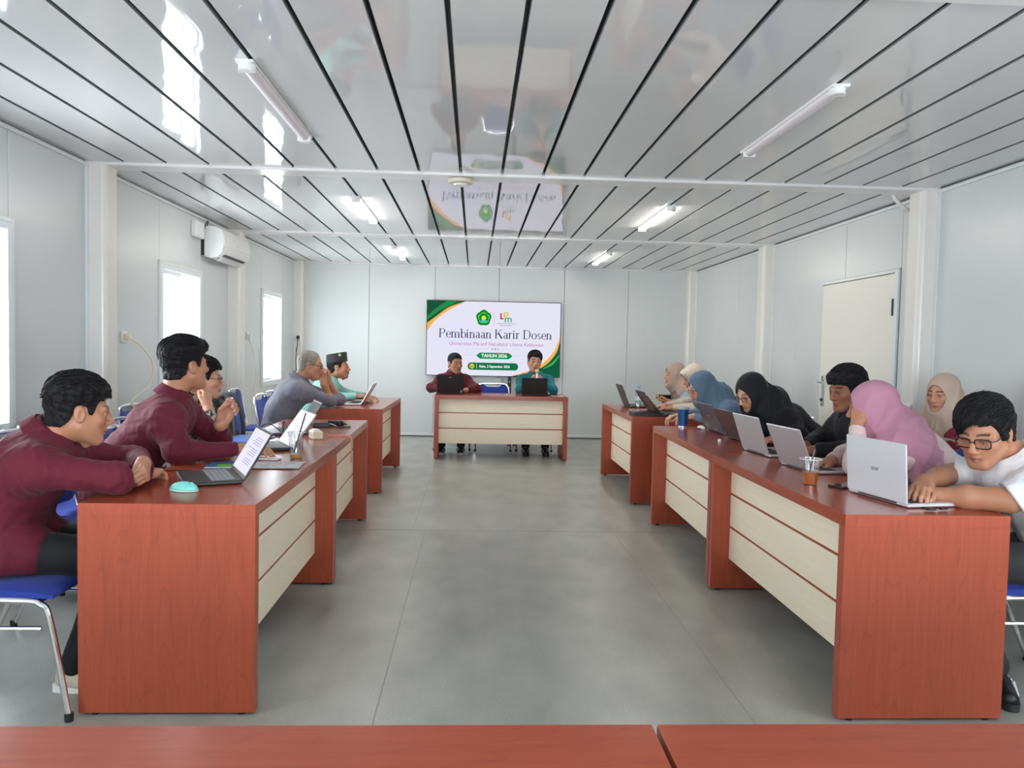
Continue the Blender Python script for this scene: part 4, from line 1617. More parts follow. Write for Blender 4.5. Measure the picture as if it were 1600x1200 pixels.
    if glasses:
        glasses_obj(head, R, hs, root, **glasses)
    for ch in root.children:
        ch.location = off
    return root, R, A


CAST = []


# ------------------------------------------------------------------ clothes
C_MAROON = cloth_mat('maroon_cotton', S(100, 28, 47))
C_MAROON2 = cloth_mat('dark_maroon_cotton', S(96, 30, 40))
C_PATTERN = mat('black_print_cotton', (0.02, 0.02, 0.02), 0.7, var=(38, 0.06, (1, 1, 1), (0.45, 0.42, 0.36)), bump=(9, 0.3, 0.02, (1, 1, 1)))
C_GREY = cloth_mat('grey_cotton', S(120, 120, 132))
C_MINT = cloth_mat('mint_cotton', S(150, 205, 198))
C_TEAL = cloth_mat('teal_cotton', S(28, 120, 128))
C_LBLUE = cloth_mat('pale_blue_cotton', S(172, 188, 212))
C_DENIM = cloth_mat('denim_blue', S(126, 146, 172), c2=S(92, 114, 146))
C_BLACK = cloth_mat('black_cotton', (0.016, 0.014, 0.018))
C_WHITE = cloth_mat('white_cotton', S(236, 236, 240))
C_CRIMSON = cloth_mat('crimson_cotton', S(140, 22, 54))
C_BLUSH = cloth_mat('blush_cotton', S(226, 200, 200))
C_KHAKI = cloth_mat('stone_trouser', S(214, 200, 188))
C_CHAR = cloth_mat('charcoal_trouser', (0.05, 0.05, 0.055))
J_TAUPE = cloth_mat('taupe_hijab', S(182, 160, 146), fine=0.15)
J_CREAM = cloth_mat('cream_hijab', S(214, 200, 182), fine=0.15)
J_BLUE = cloth_mat('dusty_blue_hijab', S(96, 122, 142), fine=0.15)
J_BLACK = cloth_mat('black_hijab', (0.014, 0.014, 0.018), fine=0.15, sheen=0.1)
J_PINK = cloth_mat('pink_hijab', S(196, 140, 162), fine=0.15)
J_BEIGE = cloth_mat('beige_hijab', S(204, 178, 162), fine=0.15)
M_GFRAME = mat('spectacle_black', (0.015, 0.013, 0.013), 0.25)
M_GMETAL = mat('spectacle_metal', (0.10, 0.06, 0.06), 0.25, 0.6)
M_BEIGE_SHOE = mat('beige_shoe', S(200, 190, 170), 0.6)

H_SHORT = dict(locks=260, side=0.007, top=0.026, front=0.006, back=0.004, rough=0.0022, line=LINE_M, seed=2, sweep=(0.1, 0.7, 0.3))
H_QUIFF = dict(locks=320, side=0.006, top=0.030, front=0.016, back=0.004, rough=0.0026, line=LINE_M, seed=5, sweep=(0.1, 0.9, 0.35))
H_CROP = dict(side=0.003, top=0.014, front=0.002, rough=0.0012, line=[(y, z + (0.006 if y > 0.05 else 0)) for y, z in LINE_M], seed=4, tufts=0)
H_GREY = dict(side=0.006, top=0.004, front=-0.004, back=0.004, rough=0.0012, line=[(y, z + (0.030 if y > 0.05 else 0.0)) for y, z in LINE_M], seed=6, tufts=0)
H_MOP = dict(locks=380, side=0.012, top=0.030, front=0.010, back=0.010, rough=0.003, line=[(y, z - 0.004 if y < 0.05 else z - 0.012) for y, z in LINE_M], seed=8, sweep=(0.3, 0.8, 0.0), tufts=140)
H_FRINGE = dict(locks=420, side=0.012, top=0.024, front=0.003, back=0.012, rough=0.0022, line=[(y, z - 0.006 if y < 0.05 else z + 0.008) for y, z in LINE_M], seed=9, part=0.050, part_x=0.052, part_w=0.026, sweep=(0.7, 0.7, -0.2))
H_UNDER = dict(side=0.007, top=0.002, back=0.005, rough=0.001, line=LINE_M, seed=3)

# ------------------------------------------------------------------ left row
P = person
p1 = P('man in maroon shirt, arms folded on left desk, nearest the camera', (-1.72, 2.93, 0.565), (-1.575, 2.95, 0.965), (-1.468, 2.965, 1.045), (0.80, 0.58, -0.14), 4,
       dict(R=dict(elbow=(-1.285, 2.865, 0.812), wrist=(-1.285, 3.09, 0.79), dir=(0.1, 1, 0), palm=(0, 0, -1), sh_f=0.05),
            L=dict(elbow=(-1.39, 3.24, 0.82), wrist=(-1.268, 3.045, 0.835), dir=(0.40, -0.86, -0.25), palm=(-0.85, -0.38, -0.35), curl='over', sh_f=0.05, vx=0.003)),
       C_MAROON, SKIN_B, 1.0, 1.03, 0.0034, 0.006, hair=H_SHORT, seed=11, bow=0.07, fold=0.0055, build=1.06, shoes=(M_BEIGE_SHOE, M_WHITE), foot_dx=(-0.15, -0.1), knee_dx=(-0.10, 0.0), up=(0.1, 0.05, 1))
p2 = P('man in maroon shirt gesturing with raised hand, second at left desk', (-1.72, 3.80, 0.58), (-1.455, 3.86, 1.055), (-1.412, 3.875, 1.195), (0.62, 0.78, 0.06), 10,
       dict(R=dict(elbow=(-1.355, 3.62, 0.805), wrist=(-1.125, 3.78, 0.80), dir=(0.9, 0.3, 0.05), palm=(0, 0, -1), curl='relax', sh_f=0.03),
            L=dict(elbow=(-1.33, 4.14, 0.80), wrist=(-1.285, 4.02, 0.90), dir=(0.45, 0.05, 0.9), palm=(0.55, -0.8, 0.1), curl='loose', sh_f=0.04)),
       C_MAROON, SKIN_B, 1.05, 1.03, 0.0036, 0.006, hair=H_QUIFF, seed=21, bow=0.05, fold=0.0055, build=1.08)
p3 = P('person in glasses and black patterned shirt, hand on chin, behind gesturing man', (-1.86, 4.72, 0.555), (-1.685, 4.71, 0.99), (-1.60, 4.70, 1.095), (0.95, 0.22, -0.08), 0,
       dict(R=dict(elbow=(-1.49, 4.50, 0.80), wrist=(-1.535, 4.56, 0.935), dir=(-0.15, 0.25, 0.95), palm=(-0.8, 0.3, -0.1), curl='loose'),
            L=dict(elbow=(-1.70, 4.90, 0.76), wrist=(-1.52, 4.80, 0.64), dir=(0.8, -0.4, -0.1), palm=(0, 0, -1))),
       C_PATTERN, SKIN_C, 0.97, 0.98, 0.0048, 0.008, hair=dict(H_SHORT, top=0.02, seed=31), seed=31, glasses=dict(m=M_GFRAME), cuff_back=0.02)
p4 = P('older man in grey shirt and glasses, hands clasped at his mouth', (-1.69, 6.70, 0.565), (-1.505, 6.74, 1.02), (-1.405, 6.75, 1.13), (0.95, 0.12, -0.14), 8,
       dict(R=dict(elbow=(-1.26, 6.93, 0.815), wrist=(-1.315, 6.86, 0.975), dir=(-0.1, -0.05, 1), palm=(0.1, 1, 0), curl='wrap', sh_f=0.04),
            L=dict(elbow=(-1.22, 7.08, 0.815), wrist=(-1.295, 6.95, 0.985), dir=(-0.15, -0.25, 1), palm=(0.0, -1, -0.1), curl='wrap', sh_f=0.04)),
       C_GREY, SKIN_B, 1.02, 1.03, 0.0052, 0.008, hair=H_GREY, hair_mat=M_HAIRG, glasses=dict(m=M_GMETAL, r=0.0018), seed=41, bow=0.06, trouser=C_KHAKI, build=1.06, cuff_back=0.13)
p5 = P('man in mint shirt and black cap seated at far left desk', (-1.66, 7.76, 0.56), (-1.435, 7.78, 0.985), (-1.345, 7.79, 1.085), (0.96, -0.02, 0.06), 0,
       dict(R=dict(elbow=(-1.34, 7.58, 0.80), wrist=(-1.13, 7.60, 0.815), dir=(1, 0.1, -0.05), palm=(0, 0, -1), curl='relax'),
            L=dict(elbow=(-1.28, 7.98, 0.80), wrist=(-1.08, 7.86, 0.80), dir=(0.9, -0.3, -0.1), palm=(0, 0, -1), curl='relax')),
       C_MINT, SKIN_B, 0.97, 0.98, 0.0055, 0.009, hair=dict(H_SHORT, top=0.006, front=0.0, seed=51, tufts=0, locks=0), beard=0.75, seed=51, build=0.98)
# ------------------------------------------------------------------ head desk
p6 = P('man in dark maroon shirt seated left at the head desk', (-0.27, 10.02, 0.565), (-0.262, 9.87, 0.985), (-0.245, 9.82, 1.10), (0.50, -0.86, -0.04), -90,
       dict(R=dict(elbow=(-0.535, 9.63, 0.80), wrist=(-0.33, 9.46, 0.79), dir=(0.6, -0.75, 0), palm=(0, 0, -1), curl='type'),
            L=dict(elbow=(0.035, 9.62, 0.80), wrist=(-0.10, 9.44, 0.79), dir=(-0.6, -0.75, 0), palm=(0, 0, -1), curl='type')),
       C_MAROON2, SKIN_B, 1.0, 1.07, 0.0058, 0.0095, hair=dict(H_CROP, seed=61), beard=0.35, seed=61, build=1.04, shoes=(M_BLACK, M_WHITE))
p7 = P('man in teal shirt holding a microphone at the head desk', (0.77, 10.02, 0.57), (0.775, 9.87, 1.005), (0.758, 9.83, 1.145), (0.10, -0.98, -0.05), -90,
       dict(R=dict(elbow=(0.565, 9.62, 0.80), wrist=(0.725, 9.60, 0.885), dir=(0.5, 0.05, 0.85), palm=(0.85, 0, -0.5), curl='wrap'),
            L=dict(elbow=(0.985, 9.62, 0.80), wrist=(0.83, 9.60, 0.895), dir=(-0.5, 0.05, 0.85), palm=(-0.85, 0, -0.5), curl='wrap')),
       C_TEAL, SKIN_C, 1.02, 1.09, 0.0058, 0.0095, hair=dict(H_SHORT, top=0.018, seed=71), seed=71, open_mouth=0.006, up=(0.12, 0, 1), build=1.02, shoes=(M_BLACK, M_DARK))
# ------------------------------------------------------------------ right row
p8 = P('woman in taupe hijab and pale blue blouse at far right desk, holding a phone', (2.38, 7.94, 0.56), (2.15, 7.92, 0.975), (2.055, 7.905, 1.075), (-0.98, -0.10, -0.10), 180,
       dict(R=dict(elbow=(2.10, 8.16, 0.80), wrist=(1.97, 7.98, 0.80), dir=(-0.5, -0.8, 0.1), palm=(0, -0.3, 1), curl='relax'),
            L=dict(elbow=(2.10, 7.68, 0.79), wrist=(1.98, 7.74, 0.80), dir=(-0.9, 0.3, 0.1), palm=(0, 0.3, 1), curl='relax')),
       C_LBLUE, SKIN_C, 0.94, 0.96, 0.0055, 0.009, hijab=dict(mat=J_TAUPE, chest=0.27), seed=81, build=0.95, ear=False)
p9 = P('woman in cream hijab bent over far right desk beside pale blue blouse', (2.42, 7.20, 0.56), (2.17, 7.22, 0.98), (2.06, 7.22, 1.075), (-0.93, 0.02, -0.36), 180,
       dict(R=dict(elbow=(2.02, 7.46, 0.80), wrist=(1.83, 7.36, 0.79), dir=(-0.9, -0.3, -0.05), palm=(0, 0, -1), curl='type'),
            L=dict(elbow=(2.02, 6.98, 0.80), wrist=(1.83, 7.08, 0.79), dir=(-0.9, 0.3, -0.05), palm=(0, 0, -1), curl='type')),
       J_CREAM, SKIN_C, 0.94, 0.97, 0.0055, 0.009, hijab=dict(mat=J_CREAM, peak=0.007, chest=0.28), seed=91, build=0.97, ear=False)
p10 = P('woman in dusty blue hijab and denim blouse leaning over a dark laptop', (2.26, 6.02, 0.56), (1.925, 6.05, 0.965), (1.79, 6.05, 1.035), (-0.92, -0.05, -0.40), 184,
        dict(R=dict(elbow=(1.84, 6.28, 0.80), wrist=(1.65, 6.13, 0.80), dir=(-0.9, -0.3, -0.05), palm=(0, 0, -1), curl='type'),
             L=dict(elbow=(1.90, 5.80, 0.79), wrist=(1.71, 5.95, 0.81), dir=(-0.9, 0.25, -0.05), palm=(0, 0, -1), curl='type')),
        C_DENIM, SKIN_C, 0.96, 0.98, 0.0052, 0.0085, hijab=dict(mat=J_BLUE, chest=0.24, shl=0.55, shr=0.55), seed=101, build=0.98, ear=False, bow=0.07, glasses=dict(m=M_GFRAME, r=0.0014))
p11 = P('woman in black hijab and glasses, black jacket, looking down at silver laptop', (2.30, 5.02, 0.56), (1.955, 5.03, 0.985), (1.815, 5.01, 1.055), (-0.82, -0.32, -0.48), 182,
        dict(R=dict(elbow=(1.93, 5.26, 0.80), wrist=(1.86, 5.03, 0.80), dir=(-0.5, -0.85, 0.05), palm=(0, 0, -1), curl='type'),
             L=dict(elbow=(2.03, 4.74, 0.80), wrist=(1.84, 4.66, 0.79), dir=(-0.85, -0.45, -0.05), palm=(0, 0, -1), curl='type')),
        C_BLACK, SKIN_C, 0.98, 0.99, 0.0042, 0.0075, hijab=dict(mat=J_BLACK, chest=0.20, shl=0.62, shr=0.62), seed=111, ear=False, bow=0.075, glasses=dict(m=M_GFRAME, rect=False, w=0.024, h=0.020, r=0.0014), loose=0.008)
p12 = P('man in black jacket with thick black hair, behind the pink hijab', (2.40, 4.34, 0.56), (2.185, 4.34, 1.01), (2.12, 4.33, 1.115), (-0.93, -0.26, -0.20), 180,
        dict(R=dict(elbow=(2.06, 4.52, 0.80), wrist=(1.90, 4.36, 0.79), dir=(-0.9, -0.3, 0), palm=(0, 0, -1), curl='type'),
             L=dict(elbow=(2.04, 4.06, 0.80), wrist=(1.86, 4.14, 0.79), dir=(-0.9, 0.2, 0), palm=(0, 0, -1), curl='type')),
        C_BLACK, SKIN_A, 1.0, 1.0, 0.0042, 0.0075, hair=H_MOP, seed=121, loose=0.010)
_mh = np.array((2.12, 4.33, 1.115))
F = Field((-0.08, -0.04, -0.17), (0.08, 0.13, -0.05), 0.004)
F.ell((0, 0.030, -0.086), (0.055, 0.062, 0.044), 0.0)
F.D[:] = np.maximum(F.D, (F.ax[2][None, None, :] + 0.104 - 0.25 * (F.ax[1][None, :, None] - 0.06)))
v, f = F.surface()
link('face_mask', np_mesh('face_mask', v @ p12[1].T + _mh - np.array((2.40, 4.34, 0)), f), mat('mask_violet', S(88, 60, 200), 0.5), p12[0])
p13 = P('woman in pink hijab and blush blouse, head resting on raised hand', (2.36, 3.60, 0.56), (2.015, 3.60, 0.955), (1.895, 3.61, 1.065), (-0.80, 0.58, -0.14), 176,
        dict(R=dict(elbow=(1.90, 3.86, 0.80), wrist=(1.76, 3.72, 0.79), dir=(-0.9, -0.3, 0), palm=(0, 0, -1), curl='type'),
             L=dict(elbow=(1.775, 3.50, 0.808), wrist=(1.80, 3.56, 0.985), dir=(0.25, 0.30, 0.9), palm=(0.75, 0.5, -0.2), curl='loose', sh_f=0.05)),
        C_BLUSH, SKIN_B, 0.97, 1.0, 0.0042, 0.0065, hijab=dict(mat=J_PINK, chest=0.30, shl=1.0, shr=0.95, fold=0.006, extra=[((2.02, 3.55, 0.95), (2.06, 3.42, 0.78), 0.10, 0.08), ((2.0, 3.50, 0.93), (1.87, 3.46, 0.85), 0.095, 0.072)]), seed=131, ear=False, bow=0.07, loose=0.004)
p14 = P('woman in beige hijab and crimson jacket holding a white tablet by the wall', (2.97, 4.62, 0.545), (2.915, 4.62, 0.985), (2.855, 4.60, 1.09), (-0.88, -0.42, -0.16), 185,
        dict(R=dict(elbow=(2.76, 4.84, 0.74), wrist=(2.59, 4.68, 0.765), dir=(-0.3, -0.9, 0.2), palm=(0.2, 0.2, 1), curl='wrap'),
             L=dict(elbow=(2.78, 4.36, 0.74), wrist=(2.61, 4.40, 0.765), dir=(-0.4, 0.85, 0.2), palm=(0.2, -0.2, 1), curl='wrap')),
        C_CRIMSON, SKIN_C, 0.94, 0.96, 0.0044, 0.0075, hijab=dict(mat=J_BEIGE, chest=0.22, shl=0.9, shr=0.9), seed=141, ear=False, foot_dx=(0.0, 0.0), loose=0.006)
p15 = P('man in white T-shirt and glasses leaning over silver laptop, nearest at right', (2.29, 2.86, 0.565), (2.075, 2.875, 0.955), (1.945, 2.865, 1.03), (-0.76, -0.52, -0.36), 178,
        dict(R=dict(elbow=(1.985, 3.10, 0.835), wrist=(1.765, 2.935, 0.825), dir=(-0.62, -0.75, -0.14), palm=(0, 0.1, -1), curl='type', sh_f=0.05, vx=0.003),
             L=dict(elbow=(1.965, 2.725, 0.797), wrist=(1.77, 2.885, 0.785), dir=(-0.6, 0.75, 0), palm=(0, 0, -1), curl='relax', sh_f=0.06, vx=0.003, fr=(0.046, 0.027))),
        C_WHITE, SKIN_B, 1.03, 1.04, 0.003, 0.006, hair=H_FRINGE, seed=151, sleeve='short', collar=False, bow=0.08, glasses=dict(m=M_GFRAME, r=0.0023), wide=1.05, beard=0.12,
        trouser=C_CHAR, shoes=(M_BLACK, M_DARK), build=1.08, loose=0.006, eye_look=(-0.15, -0.2), hem=0.04, foot_dx=(-0.10, -0.19), knee_dx=(0.0, 0.17), foot_dir=(-0.25, -0.95))

# ------------------------------------------------------------------ chairs under people and empty ones
for x, y, fc, lab in ((-1.64, 2.91, 0, 'blue chair under man with folded arms, nearest at left'),
                      (-1.78, 3.82, 2, 'blue chair under the gesturing man in maroon shirt'),
                      (-1.86, 4.76, 0, 'blue chair under person in black patterned shirt'),
                      (-1.76, 6.68, 4, 'blue chair under older man in grey shirt'),
                      (-1.72, 7.76, 0, 'blue chair under man in black cap'),
                      (-0.27, 10.06, -90, 'blue chair under man in dark maroon shirt at head desk'),
                      (0.77, 10.06, -90, 'blue chair under man holding microphone'),
                      (2.42, 7.95, 180, 'blue chair under woman in taupe hijab'),
                      (2.42, 7.20, 180, 'blue chair under woman in cream hijab'),
                      (2.32, 6.02, 183, 'blue chair under woman in dusty blue hijab'),
                      (2.36, 5.04, 181, 'blue chair under woman in black hijab'),
                      (2.44, 4.34, 180, 'blue chair under man in black jacket'),
                      (2.42, 3.60, 177, 'blue chair under woman in pink hijab'),
                      (2.90, 4.62, 182, 'blue chair against right wall under woman in crimson jacket'),
                      (2.13, 3.0, 180, 'blue chair under man in white T-shirt'),
                      (0.25, 10.05, -90, 'empty blue chair between the two men at the head desk'),
                      (-2.08, 4.08, 0, 'empty blue chair by left wall, nearest the left frame edge'),
                      (-2.24, 4.62, 0, 'empty blue chair by left wall behind man with folded arms'),
                      (-2.26, 5.88, 0, 'empty blue chair by left wall post, black bag on it'),
                      (-1.74, 5.45, 0, 'empty blue chair at left desk with black backpack on it'),
                      (-1.70, 4.295, 0, 'empty blue chair seen behind face of man with folded arms'),
                      (-1.68, 7.26, 0, 'empty blue chair between older man in grey and man in cap'),
                      (-2.16, 8.05, 0, 'empty blue chair by left wall behind older man in grey')):
    place_chair(x, y, fc, lab)


# ================================================================== WALL SCREEN
SCR = 1.0 / 2 ** scene.view_settings.exposure


def flat_text(name, txt, size, m, parent, o, ax, ay, an, width=None, bold=0.0, align='CENTER'):
    """lettering as thin flat geometry on the plane o + ax*u + ay*v"""
    cu = bpy.data.curves.new('lettering', 'FONT')
    cu.body = txt
    cu.size = 1.0
    cu.align_x = align
    cu.offset = bold
    cu.resolution_u = 3
    tmp = bpy.data.objects.new('lettering', cu)
    COL.objects.link(tmp)
    dg = bpy.context.evaluated_depsgraph_get()
    me = bpy.data.meshes.new_from_object(tmp.evaluated_get(dg))
    bpy.data.objects.remove(tmp)
    n = len(me.vertices)
    co = np.empty(n * 3, np.float32)
    me.vertices.foreach_get('co', co)
    co = co.reshape(-1, 3)
    sx = size
    if width:
        sx = width / (co[:, 0].max() - co[:, 0].min())
    o, ax, ay, an = (np.asarray(q, float) for q in (o, ax, ay, an))
    P_ = o + np.outer(co[:, 0] * sx, ax) + np.outer(co[:, 1] * size, ay) + np.outer(co[:, 2], an)
    me.vertices.foreach_set('co', P_.astype(np.float32).ravel())
    me.materials.clear()
    me.name = name
    me.update()
    return link(name, me, m, parent, kind='stuff' if ' ' in txt else None)


class Glyphs:
    """hand-drawn high-contrast serif letters (cap height 1)"""
    T, t, sr, XH = 0.125, 0.05, 0.075, 0.66

    def __init__(self):
        self.m = MB()
        self.x = 0.0

    def rect(self, x0, y0, x1, y1):
        self.m.add([(x0, y0, 0), (x1, y0, 0), (x1, y1, 0), (x0, y1, 0)], [(0, 1, 2, 3)])

    def stem(self, x, y0, y1, sb=True, st='l'):
        T, t, s = self.T, self.t, self.sr
        self.rect(x, y0, x + T, y1)
        if sb:
            self.rect(x - s, y0, x + T + s, y0 + t)
        if st == 'l':
            self.rect(x - s, y1 - t, x, y1)
        elif st == 'b':
            self.rect(x - s, y1 - t, x + T + s, y1)

    def arc(self, cx, cy, rx, ry, a0, a1, T=None, t=None, n=20):
        T, t = T or self.T, t or self.t
        V_ = []
        for i in range(n + 1):
            a = math.radians(a0 + (a1 - a0) * i / n)
            w = t + (T - t) * abs(math.cos(a)) ** 1.5
            V_.append((cx + rx * math.cos(a), cy + ry * math.sin(a), 0))
            V_.append((cx + (rx - w) * math.cos(a), cy + (ry - max(t, w * 0.6)) * math.sin(a), 0))
        self.m.add(V_, [(2 * i, 2 * i + 2, 2 * i + 3, 2 * i + 1) if a1 > a0 else (2 * i + 1, 2 * i + 3, 2 * i + 2, 2 * i) for i in range(n)])

    def quad(self, *p):
        self.m.add([(x, y, 0) for x, y in p], [(0, 1, 2, 3)])

    def put(self, ch):
        x, T, H = self.x, self.T, self.XH
        if ch == ' ':
            self.x += 0.36
        elif ch == 'P':
            self.stem(x, 0, 1, st='b')
            self.rect(x + T, 0.95, x + 0.36, 1.0)
            self.rect(x + T, 0.45, x + 0.36, 0.5)
            self.arc(x + 0.36, 0.725, 0.26, 0.275, -90, 90)
            self.x += 0.74
        elif ch == 'D':
            self.stem(x, 0, 1, st='b')
            self.rect(x + T, 0.95, x + 0.36, 1.0)
            self.rect(x + T, 0.0, x + 0.36, 0.05)
            self.arc(x + 0.36, 0.5, 0.40, 0.5, -90, 90)
            self.x += 0.90
        elif ch == 'K':
            self.stem(x, 0, 1, st='b')
            self.quad((x + T, 0.40), (x + T, 0.48), (x + 0.56, 0.97), (x + 0.62, 0.97))
            self.quad((x + 0.25, 0.58), (x + 0.36, 0.70), (x + 0.78, 0.03), (x + 0.60, 0.03))
            self.rect(x + 0.46, 0.95, x + 0.74, 1)
            self.rect(x + 0.52, 0, x + 0.86, 0.05)
            self.x += 0.92
        elif ch in 'n':
            self.stem(x, 0, H)
            self.arc(x + T + 0.15, H - 0.22, 0.215, 0.22, 0, 150)
            self.stem(x + T + 0.24, 0, H - 0.22, st='')
            self.x += 0.66
        elif ch == 'm':
            self.stem(x, 0, H)
            for k in (0, 1):
                o = x + k * 0.365
                self.arc(o + T + 0.15, H - 0.22, 0.215, 0.22, 0, 150)
                self.stem(o + T + 0.24, 0, H - 0.22, st='')
            self.x += 1.03
        elif ch == 'b':
            self.stem(x, 0, 1.02, sb=False)
            self.arc(x + 0.30, H / 2, 0.27, H / 2 + 0.01, -150, 150)
            self.x += 0.65
        elif ch == 'i':
            self.stem(x, 0, H)
            self.arc(x + T / 2, 0.86, 0.075, 0.075, 0, 360, 0.07, 0.07)
            self.x += 0.34
        elif ch == 'o':
            self.arc(x + 0.26, H / 2, 0.29, H / 2 + 0.01, 0, 360, n=32)
            self.x += 0.62
        elif ch == 'e':
            self.arc(x + 0.24, H / 2, 0.27, H / 2 + 0.01, 5, 325)
            self.rect(x + 0.06, H / 2 - 0.0, x + 0.50, H / 2 + 0.05)
            self.x += 0.57
        elif ch == 'a':
            self.arc(x + 0.18, 0.185, 0.20, 0.195, 60, 320)
            self.arc(x + 0.20, H - 0.19, 0.21, 0.20, 0, 160)
            self.stem(x + 0.285, 0, H - 0.18, sb=False, st='')
            self.rect(x + 0.38, 0, x + 0.49, 0.05)
            self.x += 0.57
        elif ch == 'r':
            self.stem(x, 0, H)
            self.arc(x + T + 0.12, H - 0.17, 0.17, 0.17, 35, 150, 0.12, 0.06)
            self.x += 0.47
        elif ch == 's':
            self.arc(x + 0.18, H - 0.175, 0.17, 0.175, 20, 270, 0.11)
            self.arc(x + 0.19, 0.175, 0.18, 0.175, 90, -160, 0.11)
            self.x += 0.47


tvx0, tvx1, tvz0, tvz1, tvy = -0.702, 1.238, 0.893, 1.978, 11.235
TW, THH = tvx1 - tvx0, tvz1 - tvz0
tv = thing('wall_screen', 'large wall screen on back wall showing the slide Pembinaan Karir Dosen', 'screen', ((tvx0 + tvx1) / 2, 11.28, tvz0))
tvo = (-(tvx0 + tvx1) / 2, -11.28, -tvz0)


def tvp(mb, name, m, parent=None, smooth=0):
    mb.v = [(a + tvo[0], b + tvo[1], c + tvo[2]) for a, b, c in mb.v]
    return mb.build(name, m, parent or tv, smooth=smooth)


tvp(MB().box((tvx0, tvy + 0.004, tvz0), (tvx1, YB - 0.02, tvz1), 0.004), 'housing', M_BLACK)
tvp(MB().box((0.0, YB - 0.04, tvz0 + 0.3), (0.6, YB, tvz1 - 0.3), 0.0), 'wall_mount', M_BLACK)
# the slide: layers a few tenths of a millimetre apart on the glass
TU = lambda u, v, d=0: (tvx0 + 0.010 + u * (TW - 0.020), tvy + 0.0038 - 0.0006 * d, tvz1 - 0.010 - v * (THH - 0.020))


def slide_poly(name, pts, color, d, s=1.0, parent=None):
    m_ = MB().add([TU(u, v, d) for u, v in pts], [tuple(range(len(pts)))])
    return tvp(m_, name, emit('slide_' + name + '_%d' % round(color[0] * 255) + '_%d' % round(color[1] * 255), color, s * SCR), parent)


C2 = lambda x, y: ((x - 158) / 1187.0, (y - 114) / 680.0)
bgp = slide_poly('slide', [(0, 0), (1, 0), (1, 1), (0, 1)], (0.86, 0.85, 1.0), 0, 0.92)


def curve_pts(*pts, n=8):
    return [tuple(p) for p in bez([np.array([*C2(*q), 0]) for q in pts], n)]


def strip(name, a, b, color, d):
    A, B = curve_pts(*a), curve_pts(*b)
    P_ = [[TU(p[0], p[1], d) for p in A], [TU(p[0], p[1], d) for p in B]]
    tvp(MB().grid(P_), name, emit('slide_' + name, color, SCR), bgp)


strip('corner_wave', [(158, 114), (270, 114), (380, 114), (495, 114)][::-1], [(158, 318), (235, 258), (350, 170), (495, 114)][::-1], S(28, 84, 58), 1)
strip('corner_leaf', [(158, 255), (240, 180), (330, 114)], [(158, 290), (270, 205), (430, 116)], S(34, 140, 78), 2)
strip('corner_band', [(158, 318), (235, 258), (350, 170), (495, 114)], [(158, 395), (225, 300), (340, 205), (495, 116)], S(248, 180, 84), 1)
strip('foot_wave', [(1345, 470), (1310, 580), (1215, 690), (1060, 760), (920, 794)], [(1345, 794), (1345, 794), (1300, 794), (1100, 794), (920, 794)], S(20, 92, 62), 1)
strip('foot_leaf', [(1345, 585), (1280, 660), (1195, 720)], [(1345, 600), (1285, 680), (1195, 724)], S(60, 180, 90), 2)
strip('foot_band', [(1345, 420), (1300, 545), (1200, 665), (1060, 745), (920, 790)], [(1345, 475), (1310, 580), (1215, 690), (1060, 760), (920, 794)], S(248, 180, 84), 1)
strip('building_tint', [(200, 470), (300, 360), (450, 300), (590, 360)], [(200, 560), (300, 540), (450, 540), (590, 540)], (0.78, 0.77, 0.98), 0.5)
# round emblem: scalloped green shield, ring, star and base
ex, ey = C2(660, 262)


def emblem_ring(r0, n, wob, squash=1.0):
    return [(ex + r0 * (1 + wob * math.cos(5 * (a + PI / 2))) * math.cos(a) / 1187, ey + r0 * squash * (1 + wob * math.cos(5 * (a + PI / 2))) * math.sin(a) / 680) for a in [2 * PI * k / n for k in range(n)]]


emb = slide_poly('emblem', emblem_ring(66, 50, 0.06, 1.08), S(10, 130, 50), 2, parent=bgp)
slide_poly('emblem_field', emblem_ring(50, 50, 0.07, 1.0), S(90, 215, 70), 3, parent=emb)
slide_poly('emblem_ring', emblem_ring(42, 40, 0.0), S(14, 140, 56), 4, parent=emb)
slide_poly('emblem_globe', emblem_ring(20, 24, 0.0), S(235, 225, 70), 5, parent=emb)
slide_poly('emblem_base', [(ex - 24 / 1187, ey + 18 / 680), (ex + 24 / 1187, ey + 18 / 680), (ex + 17 / 1187, ey + 44 / 680), (ex - 17 / 1187, ey + 44 / 680)], S(80, 190, 220), 5, parent=emb)
R_ = lambda x0, y0, x1, y1: [C2(x0, y0), C2(x1, y0), C2(x1, y1), C2(x0, y1)]
slide_poly('divider', R_(750, 212, 754, 332), S(190, 190, 210), 2, parent=bgp)
for nm, col_, rects in (('logo_letter_l', S(205, 30, 70), ((806, 216, 819, 272), (806, 260, 836, 272))),
                        ('logo_letter_p', S(225, 190, 60), ((836, 206, 848, 256), (836, 206, 880, 217), (870, 206, 880, 244), (836, 234, 880, 244))),
                        ('logo_letter_m', S(60, 175, 110), ((846, 256, 857, 298), (846, 256, 908, 266), (872, 256, 882, 298), (898, 256, 908, 298)))):
    m_ = MB()
    for r_ in rects:
        m_.add([TU(u, v, 2) for u, v in R_(*r_)], [(0, 1, 2, 3)])
    tvp(m_, nm, emit('slide_' + nm, col_, SCR), bgp)


def slide_text(name, txt, x0, x1, base, cap, color, bold=0.0, d=3, s=1.0):
    u0, v0 = C2((x0 + x1) / 2, base)
    o = np.array(TU(u0, v0, d)) + np.array(tvo)
    flat_text(name, txt, cap / 680 * (THH - 0.02) / 0.7, emit('ink_' + name, color, s * SCR), bgp, o, (1, 0, 0), (0, 0, 1), (0, -1, 0), width=(x1 - x0) / 1187 * (TW - 0.02), bold=bold)


